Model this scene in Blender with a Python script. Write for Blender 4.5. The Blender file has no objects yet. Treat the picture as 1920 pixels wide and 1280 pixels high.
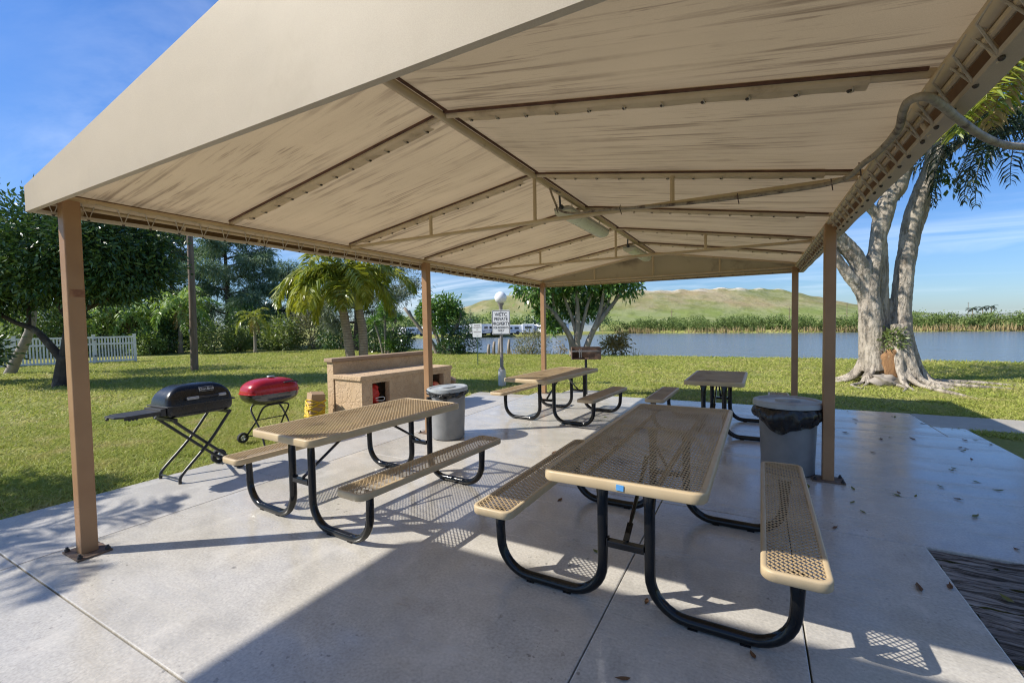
import bpy, math, random
import numpy as np
from mathutils import Vector, Matrix, Euler

random.seed(7)
rng = np.random.default_rng(11)
PI = math.pi
scene = bpy.context.scene
COL = scene.collection
R = math.radians


# ------------------------------------------------------------------ helpers
def tag(o, label=None, cat=None, group=None, kind=None):
    if label: o['label'] = label
    if cat: o['category'] = cat
    if group: o['group'] = group
    if kind: o['kind'] = kind
    return o


def thing(name, label, cat, loc=(0, 0, 0), rz=0.0, group=None):
    o = bpy.data.objects.new(name, None)
    o.empty_display_size = 0.1
    o.location = loc
    o.rotation_euler = (0, 0, rz)
    COL.objects.link(o)
    return tag(o, label, cat, group)


def link_mesh(name, me, mats, parent=None, smooth=False):
    for m in (mats if isinstance(mats, (list, tuple)) else [mats]):
        me.materials.append(m)
    if smooth:
        me.polygons.foreach_set('use_smooth', np.ones(len(me.polygons), dtype=bool))
    o = bpy.data.objects.new(name, me)
    COL.objects.link(o)
    if parent is not None:
        o.parent = parent
    return o


def np_mesh(name, V, F, mats, parent=None, smooth=False):
    """V (N,3) array, F (M,k) array of equal sized faces."""
    V = np.asarray(V, dtype=np.float32)
    F = np.asarray(F, dtype=np.int32)
    me = bpy.data.meshes.new(name)
    me.vertices.add(len(V))
    me.vertices.foreach_set('co', V.ravel())
    M, k = F.shape
    me.loops.add(M * k)
    me.loops.foreach_set('vertex_index', F.ravel())
    me.polygons.add(M)
    me.polygons.foreach_set('loop_start', np.arange(0, M * k, k, dtype=np.int32))
    me.polygons.foreach_set('loop_total', np.full(M, k, dtype=np.int32))
    me.update(calc_edges=True)
    return link_mesh(name, me, mats, parent, smooth)


class MB:
    """collects simple shapes and links them as ONE mesh object"""
    def __init__(s):
        s.v = []; s.f = []; s.mi = []; s.cur = 0

    def add(s, vs, fs):
        b = len(s.v)
        s.v += [tuple(p) for p in vs]
        for f in fs:
            s.f.append(tuple(i + b for i in f)); s.mi.append(s.cur)
        return s

    def box(s, c, d, rz=0.0, M=None):
        x, y, z = d[0] / 2, d[1] / 2, d[2] / 2
        vs = [Vector(p) for p in ((-x, -y, -z), (x, -y, -z), (x, y, -z), (-x, y, -z),
                                  (-x, -y, z), (x, -y, z), (x, y, z), (-x, y, z))]
        Q = M if M is not None else Matrix.Rotation(rz, 4, 'Z')
        vs = [Q @ p + Vector(c) for p in vs]
        return s.add(vs, [(0, 3, 2, 1), (4, 5, 6, 7), (0, 1, 5, 4), (1, 2, 6, 5), (2, 3, 7, 6), (3, 0, 4, 7)])

    def bar(s, a, b, w, h=None, up=(0, 0, 1)):
        """square bar from a to b"""
        a, b = Vector(a), Vector(b)
        h = h or w
        d = (b - a); L = d.length; d.normalize()
        u = Vector(up)
        if abs(d.dot(u)) > 0.97: u = Vector((0, 1, 0))
        sx = d.cross(u).normalized(); sz = sx.cross(d).normalized()
        M = Matrix((sx, d, sz)).transposed().to_4x4()
        return s.box((a + b) / 2, (w, L, h), M=M)

    def tube(s, pts, r, n=10, cap=True):
        pts = [Vector(p) for p in pts]
        k = len(pts)
        rr = r if isinstance(r, (list, tuple)) else [r] * k
        T = []
        for i in range(k):
            t = pts[min(i + 1, k - 1)] - pts[max(i - 1, 0)]
            T.append(t.normalized() if t.length > 1e-9 else Vector((0, 0, 1)))
        u = Vector((0, 0, 1)) if abs(T[0].z) < 0.9 else Vector((1, 0, 0))
        nrm = (u - T[0] * u.dot(T[0])).normalized()
        vs = []
        for i in range(k):
            nrm = (nrm - T[i] * nrm.dot(T[i]))
            nrm = nrm.normalized() if nrm.length > 1e-6 else T[i].orthogonal().normalized()
            bi = T[i].cross(nrm)
            for j in range(n):
                a = 2 * PI * j / n
                vs.append(pts[i] + (nrm * math.cos(a) + bi * math.sin(a)) * rr[i])
        fs = []
        for i in range(k - 1):
            for j in range(n):
                j2 = (j + 1) % n
                fs.append((i * n + j, i * n + j2, (i + 1) * n + j2, (i + 1) * n + j))
        if cap:
            fs.append(tuple(range(n - 1, -1, -1)))
            fs.append(tuple((k - 1) * n + j for j in range(n)))
        return s.add(vs, fs)

    def lathe(s, prof, n=32, c=(0, 0, 0), sx=1.0, sy=1.0):
        vs = []; fs = []
        for (r, z) in prof:
            for j in range(n):
                a = 2 * PI * j / n
                vs.append((c[0] + r * math.cos(a) * sx, c[1] + r * math.sin(a) * sy, c[2] + z))
        for i in range(len(prof) - 1):
            for j in range(n):
                j2 = (j + 1) % n
                fs.append((i * n + j, i * n + j2, (i + 1) * n + j2, (i + 1) * n + j))
        return s.add(vs, fs)

    def sphere(s, c, r, n=20, m=12, sc=(1, 1, 1)):
        prof = [(max(1e-4, math.sin(PI * i / m)), -math.cos(PI * i / m)) for i in range(m + 1)]
        b = len(s.v)
        s.lathe(prof, n)
        for i in range(b, len(s.v)):
            p = s.v[i]
            s.v[i] = (c[0] + p[0] * r * sc[0], c[1] + p[1] * r * sc[1], c[2] + p[2] * r * sc[2])
        return s

    def poly(s, pts, d):
        """extrude a polygon (list of 3D pts) by vector d"""
        n = len(pts); d = Vector(d)
        vs = [Vector(p) for p in pts] + [Vector(p) + d for p in pts]
        fs = [tuple(range(n - 1, -1, -1)), tuple(range(n, 2 * n))]
        for i in range(n):
            j = (i + 1) % n
            fs.append((i, j, n + j, n + i))
        return s.add(vs, fs)

    def build(s, name, mats, parent=None, smooth=False, bev=0.0, seg=2, off=None, auto=None):
        me = bpy.data.meshes.new(name)
        vs = s.v
        if off is not None:
            vs = [(p[0] - off[0], p[1] - off[1], p[2] - off[2]) for p in vs]
        me.from_pydata(vs, [], s.f)
        if any(s.mi): me.polygons.foreach_set('material_index', s.mi)
        me.validate(); me.update()
        o = link_mesh(name, me, mats, parent, smooth or auto is not None)
        if auto is not None:
            me.set_sharp_from_angle(angle=R(auto))
        if bev > 0:
            b = o.modifiers.new('bevel', 'BEVEL'); b.width = bev; b.segments = seg
            b.limit_method = 'ANGLE'; b.angle_limit = R(40)
        return o


def copy_tree(o, parent=None):
    c = o.copy(); COL.objects.link(c)
    if parent is not None: c.parent = parent
    for ch in [q for q in bpy.data.objects if q.parent == o]:
        copy_tree(ch, c)
    return c


def smooth_path(pts, k=6):
    """Catmull-Rom through pts"""
    P = [Vector(p) for p in pts]
    P = [P[0] * 2 - P[1]] + P + [P[-1] * 2 - P[-2]]
    out = []
    for i in range(1, len(P) - 2):
        for j in range(k):
            t = j / k
            a, b, c, d = P[i - 1], P[i], P[i + 1], P[i + 2]
            out.append(0.5 * ((2 * b) + (c - a) * t + (2 * a - 5 * b + 4 * c - d) * t * t + (3 * b - a - 3 * c + d) * t ** 3))
    out.append(P[-2])
    return out


def lerp_list(vals, n):
    x = np.linspace(0, len(vals) - 1, n)
    return list(np.interp(x, range(len(vals)), vals))


# ---------------------------------------------------------------- materials
def nmat(name):
    m = bpy.data.materials.new(name); m.use_nodes = True
    nt = m.node_tree
    for n in list(nt.nodes): nt.nodes.remove(n)
    out = nt.nodes.new('ShaderNodeOutputMaterial')
    return m, nt, out


class NT:
    def __init__(s, nt): s.nt = nt

    def n(s, t, **kw):
        nd = s.nt.nodes.new(t)
        for k, v in kw.items(): setattr(nd, k, v)
        return nd

    def l(s, a, b): s.nt.links.new(a, b)

    def coord(s, which='Object', scale=(1, 1, 1), rot=(0, 0, 0)):
        tc = s.n('ShaderNodeTexCoord'); mp = s.n('ShaderNodeMapping')
        mp.inputs['Scale'].default_value = scale
        mp.inputs['Rotation'].default_value = rot
        s.l(tc.outputs[which], mp.inputs['Vector'])
        return mp.outputs['Vector']

    def noise(s, vec, scale, detail=4, rough=0.55, dist=0.0):
        nd = s.n('ShaderNodeTexNoise')
        nd.inputs['Scale'].default_value = scale
        nd.inputs['Detail'].default_value = detail
        nd.inputs['Roughness'].default_value = rough
        nd.inputs['Distortion'].default_value = dist
        s.l(vec, nd.inputs['Vector'])
        return nd.outputs['Fac']

    def ramp(s, fac, stops, interp='LINEAR'):
        nd = s.n('ShaderNodeValToRGB'); cr = nd.color_ramp; cr.interpolation = interp
        while len(cr.elements) > 1: cr.elements.remove(cr.elements[0])
        for i, (p, c) in enumerate(stops):
            e = cr.elements[0] if i == 0 else cr.elements.new(p)
            e.position = p
            e.color = (c[0], c[1], c[2], 1) if isinstance(c, (tuple, list)) else (c, c, c, 1)
        s.l(fac, nd.inputs['Fac'])
        return nd.outputs['Color']

    def mix(s, fac, a, b, mode='MIX'):
        nd = s.n('ShaderNodeMix'); nd.data_type = 'RGBA'; nd.blend_type = mode
        for sock, val in ((nd.inputs['Factor'], fac), (nd.inputs['A'], a), (nd.inputs['B'], b)):
            if hasattr(val, 'is_output'): s.l(val, sock)
            elif isinstance(val, (tuple, list)): sock.default_value = (val[0], val[1], val[2], 1)
            else:
                sock.default_value = val if sock.name == 'Factor' else (val, val, val, 1)
        return nd.outputs['Result']

    def mixc(s, fac, a, b, mode='MIX'):
        nd = s.n('ShaderNodeMix'); nd.data_type = 'RGBA'; nd.blend_type = mode
        ins = [i for i in nd.inputs if i.enabled] if False else nd.inputs
        f, A, B = ins[0], ins[6], ins[7]
        for sock, val in ((f, fac), (A, a), (B, b)):
            if hasattr(val, 'is_output'): s.l(val, sock)
            elif isinstance(val, (tuple, list)): sock.default_value = (val[0], val[1], val[2], 1)
            elif sock == f: sock.default_value = val
            else: sock.default_value = (val, val, val, 1)
        return nd.outputs[2]

    def math(s, op, a, b=None):
        nd = s.n('ShaderNodeMath', operation=op)
        for i, val in enumerate((a, b)):
            if val is None: continue
            if hasattr(val, 'is_output'): s.l(val, nd.inputs[i])
            else: nd.inputs[i].default_value = val
        return nd.outputs[0]

    def bump(s, h, strength=0.3, dist=0.01):
        nd = s.n('ShaderNodeBump')
        nd.inputs['Strength'].default_value = strength
        nd.inputs['Distance'].default_value = dist
        s.l(h, nd.inputs['Height'])
        return nd.outputs['Normal']

    def bsdf(s, color, rough=0.6, spec=0.5, metal=0.0, normal=None, coat=0.0):
        nd = s.n('ShaderNodeBsdfPrincipled')
        for nm, val in (('Base Color', color), ('Roughness', rough), ('Metallic', metal),
                        ('Specular IOR Level', spec), ('Coat Weight', coat)):
            if hasattr(val, 'is_output'): s.l(val, nd.inputs[nm])
            elif isinstance(val, (tuple, list)): nd.inputs[nm].default_value = (val[0], val[1], val[2], 1)
            else: nd.inputs[nm].default_value = val
        if normal is not None: s.l(normal, nd.inputs['Normal'])
        return nd.outputs[0]


def simple(name, c1, c2=None, scale=6.0, rough=0.6, spec=0.5, metal=0.0, bump=0.0, bscale=None, lo=0.35, hi=0.65,
           stretch=(1, 1, 1), coat=0.0, dirt=None, dirt_scale=2.0, dirt_amt=(0.55, 0.75), detail=5):
    m, nt, out = nmat(name); k = NT(nt)
    v = k.coord('Object', stretch)
    c2 = c2 or tuple(x * 0.8 for x in c1)
    f = k.noise(v, scale, detail)
    col = k.ramp(f, [(lo, c1), (hi, c2)])
    if dirt:
        g = k.noise(v, dirt_scale, 8, 0.65)
        col = k.mixc(k.ramp(g, [(dirt_amt[0], 0.0), (dirt_amt[1], 1.0)]), col, dirt)
    nrm = None
    if bump > 0:
        nrm = k.bump(k.noise(v, bscale or scale * 4, 6, 0.6), bump, 0.02)
    rv = k.ramp(k.noise(v, scale * 1.7, 4), [(0.3, rough * 0.85), (0.7, min(1, rough * 1.15))])
    k.l(k.bsdf(col, rv, spec, metal, nrm, coat), out.inputs['Surface'])
    return m


def leafmat(name, cols, rough=0.45, trans=0.3, spec=0.5):
    """cols: list of colours picked per leaf"""
    m, nt, out = nmat(name); k = NT(nt)
    geo = k.n('ShaderNodeNewGeometry')
    n = len(cols)
    col = k.ramp(geo.outputs['Random Per Island'], [(i / max(1, n - 1), c) for i, c in enumerate(cols)])
    big = k.noise(k.coord('Object'), 0.9, 3)
    col = k.mixc(0.45, col, k.ramp(big, [(0.35, cols[0]), (0.65, cols[-1])]))
    b = k.bsdf(col, rough, spec)
    t = k.n('ShaderNodeBsdfTranslucent')
    tc = k.mixc(1.0, col, (1.5, 1.55, 0.75), 'MULTIPLY')
    k.l(tc, t.inputs['Color'])
    mx = k.n('ShaderNodeMixShader'); mx.inputs[0].default_value = trans
    k.l(b, mx.inputs[1]); k.l(t.outputs[0], mx.inputs[2])
    k.l(mx.outputs[0], out.inputs['Surface'])
    return m
SUN_STR = 3.65
SKY_STR = .15
SKY_HOR = (.255, .325, .445)
SKY_ZEN = (.225, .39, .615)
FAB_TRANS = .29
EXPOSURE = .86
CLOUD_OFF = (0.35, 0.2)
M = {}
M['white'] = simple('white_paint', (.78, .78, .76), (.68, .68, .66), 8, .5)
M['post_brown'] = simple('post_paint', (.345, .20, .10), (.30, .165, .08), 3, .42, dirt=(.20, .09, .045), dirt_scale=1.4, dirt_amt=(.66, .78))
M['residue'] = simple('tape_residue', (.20, .085, .045), (.33, .17, .08), 16, .7, lo=.42, hi=.58)
M['frame_tan'] = simple('frame_paint', (.56, .44, .28), (.50, .385, .24), 5, .45, dirt=(.20, .13, .07), dirt_scale=6, dirt_amt=(.62, .8))
M['steel'] = simple('galvanised', (.42, .42, .42), (.33, .33, .33), 14, .4, metal=.7)
M['rust_plate'] = simple('rusty_plate', (.17, .12, .085), (.10, .065, .045), 20, .75, dirt=(.24, .11, .05), dirt_scale=12)
M['black_gloss'] = simple('black_gloss_paint', (.006, .006, .006), (.009, .009, .009), 9, .14, spec=.38)
M['grill_black'] = simple('grill_black_paint', (.010, .010, .010), (.016, .016, .016), 9, .26, spec=.45, dirt=(.05, .047, .043), dirt_scale=5, dirt_amt=(.56, .8))
M['black_satin'] = simple('black_satin_tube', (.014, .014, .015), (.02, .02, .021), 9, .34, spec=.5)
M['black_matt'] = simple('black_plastic', (.02, .02, .022), (.035, .035, .036), 12, .5, bump=.1)
M['cord'] = simple('lacing_cord', (.52, .46, .36), (.40, .34, .26), 30, .8)
M['dark_hole'] = simple('dark_grommet', (.03, .022, .018), (.05, .035, .025), 30, .5)
M['seam'] = simple('dark_seam', (.075, .035, .022), (.14, .07, .045), 9, .9)  # dark brown for the thin strips along rafter sleeves and ridge
M['plastic_tan'] = simple('tan_coated_steel', (.53, .42, .265), (.48, .37, .225), 5, .4, spec=.3, dirt=(.24, .17, .10), dirt_scale=3.2, dirt_amt=(.62, .85))
M['tan_top'] = simple('tan_coated_mesh', (.52, .39, .225), (.40, .29, .16), 2.2, .5, spec=.25, dirt=(.10, .065, .04), dirt_scale=2.6, dirt_amt=(.58, .78))
M['blue_tape'] = simple('blue_tape', (.10, .36, .72), (.09, .30, .62), 20, .6)
M['can_grey'] = simple('grey_can_plastic', (.235, .24, .24), (.18, .185, .19), 4, .5, dirt=(.15, .155, .16), dirt_scale=3.5, bump=.08)
M['lid_grey'] = simple('grey_lid_plastic', (.36, .39, .40), (.31, .33, .34), 5, .42, dirt=(.2, .2, .2), dirt_scale=6)
M['bag'] = simple('black_bin_bag', (.012, .012, .012), (.02, .02, .02), 6, .22, bump=.6, bscale=9)
M['red_enamel'] = simple('red_enamel', (.44, .014, .016), (.34, .01, .012), 4, .26, spec=.45, coat=.15, dirt=(.20, .03, .025), dirt_scale=6, dirt_amt=(.6, .85))
M['bowl'] = simple('black_enamel', (.025, .024, .023), (.045, .042, .038), 5, .14, spec=.8, coat=.5)
M['cardboard'] = simple('cardboard', (.42, .29, .17), (.36, .24, .14), 6, .85, bump=.1)
M['yellow_rope'] = simple('yellow_wrap', (.72, .48, .03), (.6, .38, .02), 9, .55)
M['red_bag'] = simple('red_charcoal_sack', (.62, .03, .015), (.45, .02, .012), 5, .4, bump=.5, bscale=14)
M['pink_bag'] = simple('pink_sack', (.7, .12, .18), (.8, .35, .06), 7, .45, bump=.4, bscale=14)
M['globe'] = simple('white_globe', (.85, .86, .85), (.82, .82, .82), 3, .25)
M['sign_white'] = simple('sign_white', (.76, .77, .78), (.70, .71, .72), 4, .4)
M['sign_black'] = simple('sign_black', (.03, .03, .035), (.05, .05, .055), 4, .5)
M['sign_grey'] = simple('sign_grey_ink', (.30, .24, .24), (.36, .3, .3), 9, .6)
M['pole_grey'] = simple('lamp_pole_paint', (.30, .275, .25), (.22, .20, .18), 7, .5, dirt=(.12, .10, .08), dirt_scale=9)
M['concrete_white'] = simple('white_concrete', (.62, .62, .60), (.5, .5, .49), 9, .8, bump=.2)
M['green_pole'] = simple('green_pole_paint', (.03, .07, .045), (.05, .09, .06), 8, .6)
M['pole_wood'] = simple('weathered_pole', (.15, .105, .075), (.22, .165, .12), 3, .8, stretch=(6, 6, .6), bump=.3, bscale=20)
M['rust'] = simple('rusty_grill', (.16, .095, .065), (.07, .05, .04), 9, .8, bump=.3, dirt=(.30, .19, .13), dirt_scale=5)
M['fixture'] = simple('fixture_housing', (.42, .41, .36), (.34, .32, .27), 5, .5, dirt=(.16, .13, .09), dirt_scale=8)
M['diffuser'] = simple('fixture_diffuser', (.66, .67, .55), (.58, .58, .46), 5, .3)
M['hose'] = simple('flexible_conduit', (.34, .29, .22), (.22, .185, .14), 22, .6, dirt=(.08, .05, .04), dirt_scale=9, dirt_amt=(.52, .62), bump=.3, bscale=60)
M['hose_dark'] = simple('dark_cable', (.05, .03, .025), (.08, .045, .04), 22, .6)
M['bark_dark'] = simple('dark_bark', (.075, .058, .045), (.035, .027, .022), 7, .9, stretch=(1, 1, .5), bump=.8, bscale=16, dirt=(.19, .17, .14), dirt_scale=3)
M['bark_grey'] = simple('grey_bark', (.34, .29, .23), (.21, .175, .14), 6, .85, stretch=(1, 1, .35), bump=.6, bscale=14)
M['bark_pale'] = simple('pale_bark', (.33, .29, .24), (.22, .19, .16), 5, .85, bump=.5, bscale=12)
M['crownshaft'] = simple('palm_crownshaft', (.36, .37, .10), (.26, .30, .07), 4, .4, stretch=(1, 1, .3))
M['vehicle_white'] = simple('vehicle_white', (.78, .79, .80), (.68, .69, .70), 3, .35)
M['glass_dark'] = simple('dark_window', (.03, .04, .05), (.05, .06, .07), 2, .12)
M['tyre'] = simple('tyre_rubber', (.02, .02, .02), (.03, .03, .03), 9, .8)
M['stripe_blue'] = simple('stripe_blue', (.10, .16, .30), (.14, .2, .34), 3, .4)
M['house'] = simple('stucco_wall', (.55, .46, .34), (.5, .42, .3), 3, .85, bump=.2)
M['roof'] = simple('roof_tile', (.30, .16, .10), (.24, .12, .08), 6, .8, bump=.4)


def ficus_bark():
    m, nt, out = nmat('ficus_bark'); k = NT(nt)
    v = k.coord('Object', (1, 1, .45))
    a = k.noise(v, 2.2, 6, .6); b = k.noise(v, 11, 6, .65)
    col = k.ramp(a, [(.3, (.27, .225, .175)), (.48, (.40, .345, .275)), (.7, (.50, .445, .365))])
    col = k.mixc(k.ramp(b, [(.55, 0.0), (.72, .75)]), col, (.20, .16, .12))
    lich = k.noise(k.coord('Object'), 26, 3)
    col = k.mixc(k.ramp(lich, [(.62, 0.0), (.68, .5)]), col, (.52, .50, .45))
    h = k.math('ADD', k.math('MULTIPLY', k.noise(v, 5, 6, .6), 1.0), k.math('MULTIPLY', b, .6))
    cr = k.noise(k.coord('Object', (1, 1, .22)), 7.5, 7, .7, .8)
    col = k.mixc(k.ramp(cr, [(.30, .85), (.42, 0.0)]), col, (.10, .08, .06))
    h = k.math('ADD', h, k.math('MULTIPLY', k.ramp(cr, [(.28, 0.0), (.5, 1.0)]), .8))
    k.l(k.bsdf(col, .8, .3, 0, k.bump(h, 1.0, .06)), out.inputs['Surface'])
    return m
M['ficus'] = ficus_bark()
M['rot_wood'] = simple('rotten_wood', (.36, .20, .09), (.20, .10, .045), 6, .9, stretch=(3, 3, .7), bump=.8, bscale=18, dirt=(.5, .34, .2), dirt_scale=7)


def palm_trunk():
    m, nt, out = nmat('ringed_palm_trunk'); k = NT(nt)
    v = k.coord('Object')
    sep = k.n('ShaderNodeSeparateXYZ'); k.l(v, sep.inputs[0])
    wob = k.math('ADD', k.math('MULTIPLY', sep.outputs['Z'], 15.0), k.math('MULTIPLY', k.noise(v, 6, 3), .8))
    fr = k.math('FRACT', wob)
    n2 = k.noise(v, 14, 5)
    col = k.ramp(n2, [(.3, (.24, .19, .145)), (.7, (.36, .30, .24))])
    col = k.mixc(k.ramp(fr, [(.0, .85), (.16, .25), (.3, 0.0), (.92, .0), (1.0, .7)]), col, (.09, .065, .05))
    k.l(k.bsdf(col, .85, .25, 0, k.bump(fr, .5, .02)), out.inputs['Surface'])
    return m
M['palm_trunk'] = palm_trunk()


def fabric(name, base, dirt, amt, streak):
    m, nt, out = nmat(name); k = NT(nt)
    v1 = k.coord('Object', (.85, 19, .85))
    v2 = k.coord('Object', (2.6, 52, 2.6))
    v3 = k.coord('Object', (1, 1, 1))
    s1 = k.noise(v1, 1.0, 6, .6, .4); s2 = k.noise(v2, 1.0, 5, .6, .3)
    big = k.noise(v3, .9, 5, .6)
    col = k.ramp(k.noise(v3, 1.6, 4), [(.3, base), (.7, tuple(c * .9 for c in base))])
    weave = k.noise(k.coord('Object', (1, 1, 1)), 260, 1)
    col = k.mixc(.12, col, k.ramp(weave, [(.4, .25), (.6, .6)]), 'OVERLAY')
    if streak:
        f = k.math('MULTIPLY', k.ramp(s1, [(.51, 0.0), (.63, 1.0)]), k.ramp(big, [(.38, 0.2), (.58, 1.0)]))
        g = k.math('MULTIPLY', k.ramp(s2, [(.56, 0.0), (.64, 1.0)]), k.ramp(k.noise(v3, 1.7, 4), [(.46, 0.0), (.6, .8)]))
        f = k.math('MAXIMUM', f, g)
        col = k.mixc(k.math('MULTIPLY', f, amt), col, dirt)
        wide = k.noise(k.coord('Object', (.3, 3.2, .3)), 1.0, 4, .55)
        col = k.mixc(k.ramp(wide, [(.48, 0.0), (.78, .16)]), col, tuple(c * 1.5 for c in dirt))
    else:
        col = k.mixc(k.ramp(k.noise(v3, 2.3, 8, .7), [(.55, 0.0), (.85, amt)]), col, dirt)
    wr = k.noise(k.coord('Object', (.7, 1.6, 1.2)), 1.4, 3)
    b = k.bsdf(col, .6, .25, 0, k.bump(wr, .06 if streak else .14, .05))
    t = k.n('ShaderNodeBsdfTranslucent'); k.l(col, t.inputs['Color'])
    mx = k.n('ShaderNodeMixShader'); mx.inputs[0].default_value = FAB_TRANS
    k.l(b, mx.inputs[1]); k.l(t.outputs[0], mx.inputs[2])
    k.l(mx.outputs[0], out.inputs['Surface'])
    return m
M['roof_fabric'] = fabric('stained_canopy_fabric', (.53, .405, .245), (.155, .105, .06), .72, True)
M['gable_fabric'] = fabric('cream_gable_fabric', (.61, .53, .415), (.42, .35, .25), .5, False)
M['sleeve'] = simple('canopy_sleeve', (.66, .51, .32), (.54, .41, .25), 5, .6, dirt=(.26, .17, .09), dirt_scale=5, dirt_amt=(.58, .8))
M['skirt_inner_shade'] = simple('shaded_skirt_inside', (.19, .11, .05), (.15, .085, .04), 4, .7)  # dark brown carries the shade on the inside of the skirt


def stucco():
    m, nt, out = nmat('tan_stucco'); k = NT(nt)
    v = k.coord('Object')
    vo = k.n('ShaderNodeTexVoronoi'); vo.feature = 'DISTANCE_TO_EDGE'; vo.inputs['Scale'].default_value = 5.0
    wv = k.n('ShaderNodeVectorMath', operation='ADD')
    nz = k.n('ShaderNodeTexNoise'); nz.inputs['Scale'].default_value = 3.5; k.l(v, nz.inputs['Vector'])
    k.l(v, wv.inputs[0]); k.l(nz.outputs['Color'], wv.inputs[1]); k.l(wv.outputs[0], vo.inputs['Vector'])
    col = k.ramp(k.noise(v, 3, 5), [(.3, (.56, .41, .26)), (.7, (.48, .34, .205))])
    crack = k.ramp(vo.outputs['Distance'], [(0.0, .55), (.05, 0.0)])
    col = k.mixc(crack, col, (.36, .24, .14))
    h = k.math('ADD', k.ramp(vo.outputs['Distance'], [(0.0, 0.0), (.12, 1.0)]), k.math('MULTIPLY', k.noise(v, 40, 4), .4))
    k.l(k.bsdf(col, .85, .25, 0, k.bump(h, .42, .014)), out.inputs['Surface'])
    return m
M['stucco'] = stucco()
M['stucco_cap'] = simple('tan_cap', (.36, .25, .16), (.31, .21, .135), 5, .8, bump=.15)


def concrete(name, base, gloss, stain):
    m, nt, out = nmat(name); k = NT(nt)
    v = k.coord('Object')
    a = k.noise(v, .55, 6, .6); b = k.noise(v, 3.2, 6, .65); c = k.noise(v, 60, 3)
    col = k.ramp(a, [(.3, base), (.7, tuple(x * .86 for x in base))])
    col = k.mixc(k.ramp(b, [(.5, 0.0), (.8, stain)]), col, tuple(x * .52 for x in base))
    spots = k.noise(k.coord('Object', (1, 1, 1)), 21, 2)
    patch = k.noise(v, 1.3, 4)
    sp = k.math('MULTIPLY', k.ramp(spots, [(.64, 0.0), (.70, 1.0)]), k.ramp(patch, [(.5, 0.0), (.64, .75)]))
    col = k.mixc(sp, col, tuple(x * .25 for x in base))
    fine = k.noise(k.coord('Object', (1.0, 1.0, 1)), 95, 2)
    col = k.mixc(k.math('MULTIPLY', k.ramp(fine, [(.66, 0.0), (.72, .7)]), k.ramp(k.noise(v, 2.1, 4), [(.45, 0.0), (.6, 1.0)])), col, tuple(x * .3 for x in base))
    # rusty brown smears
    rs = k.noise(k.coord('Object', (.8, 1.6, 1)), 1.15, 6, .65)
    col = k.mixc(k.ramp(rs, [(.58, 0.0), (.74, .34)]), col, tuple(x * .55 * y for x, y in zip(base, (1.12, .95, .78))))
    col = k.mixc(.35, col, k.ramp(c, [(.3, .25), (.7, .72)]), 'OVERLAY')
    blot = k.noise(v, 6.5, 7, .7)
    col = k.mixc(k.ramp(blot, [(.42, 0.0), (.75, .45)]), col, tuple(x * .62 for x in base))
    pale = k.noise(k.coord('Object', (1.3, .8, 1)), 2.4, 6, .68)
    col = k.mixc(k.ramp(pale, [(.55, 0.0), (.72, .5)]), col, tuple(min(.8, x * 1.28) for x in base))
    rough = k.ramp(k.noise(k.coord('Object', (.5, 2.6, 1)), 1.1, 6, .62), [(.32, gloss), (.68, gloss + .24)])
    h = k.math('ADD', k.math('MULTIPLY', c, .35), k.math('MULTIPLY', k.noise(v, 9, 4), .6))
    k.l(k.bsdf(col, rough, .75, 0, k.bump(h, .12, .01)), out.inputs['Surface'])
    return m
M['concrete'] = concrete('sealed_concrete', (.55, .52, .462), .11, .55)
M['concrete_left'] = concrete('pale_concrete', (.50, .48, .44), .32, .25)
M['concrete_path'] = concrete('rough_path_concrete', (.42, .39, .33), .62, .45)
M['joint'] = simple('dark_joint', (.035, .03, .025), (.07, .06, .05), 12, .95)


def mulch():
    m, nt, out = nmat('weathered_bark_bed'); k = NT(nt)
    v = k.coord('Object', (1.6, 16, 1))
    a = k.noise(v, 1.6, 9, .72, 1.2)
    b = k.noise(k.coord('Object', (.5, 2.2, 1)), 1.2, 5)
    col = k.ramp(a, [(.32, (.02, .016, .012)), (.44, (.10, .08, .06)), (.54, (.34, .30, .26)), (.70, (.52, .48, .43))])
    col = k.mixc(k.ramp(b, [(.45, 0.0), (.72, .7)]), col, (.03, .024, .018))
    k.l(k.bsdf(col, .8, .3, 0, k.bump(a, .9, .04)), out.inputs['Surface'])
    return m
M['mulch'] = mulch()


def lawn():
    m, nt, out = nmat('lawn_soil'); k = NT(nt)
    v = k.coord('Object')
    a = k.noise(v, .35, 6, .6); b = k.noise(v, 3.0, 6, .7); c = k.noise(v, 18, 5, .7)
    col = k.ramp(a, [(.34, (.23, .255, .06)), (.52, (.30, .31, .085)), (.68, (.38, .33, .14))])
    col = k.mixc(k.ramp(b, [(.42, 0.0), (.68, .65)]), col, (.22, .25, .055))
    col = k.mixc(k.ramp(c, [(.45, 0.0), (.72, .6)]), col, (.42, .38, .16))
    k.l(k.bsdf(col, .9, .15, 0, k.bump(k.noise(v, 40, 5, .7), .9, .05)), out.inputs['Surface'])
    return m
M['lawn'] = lawn()

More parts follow.
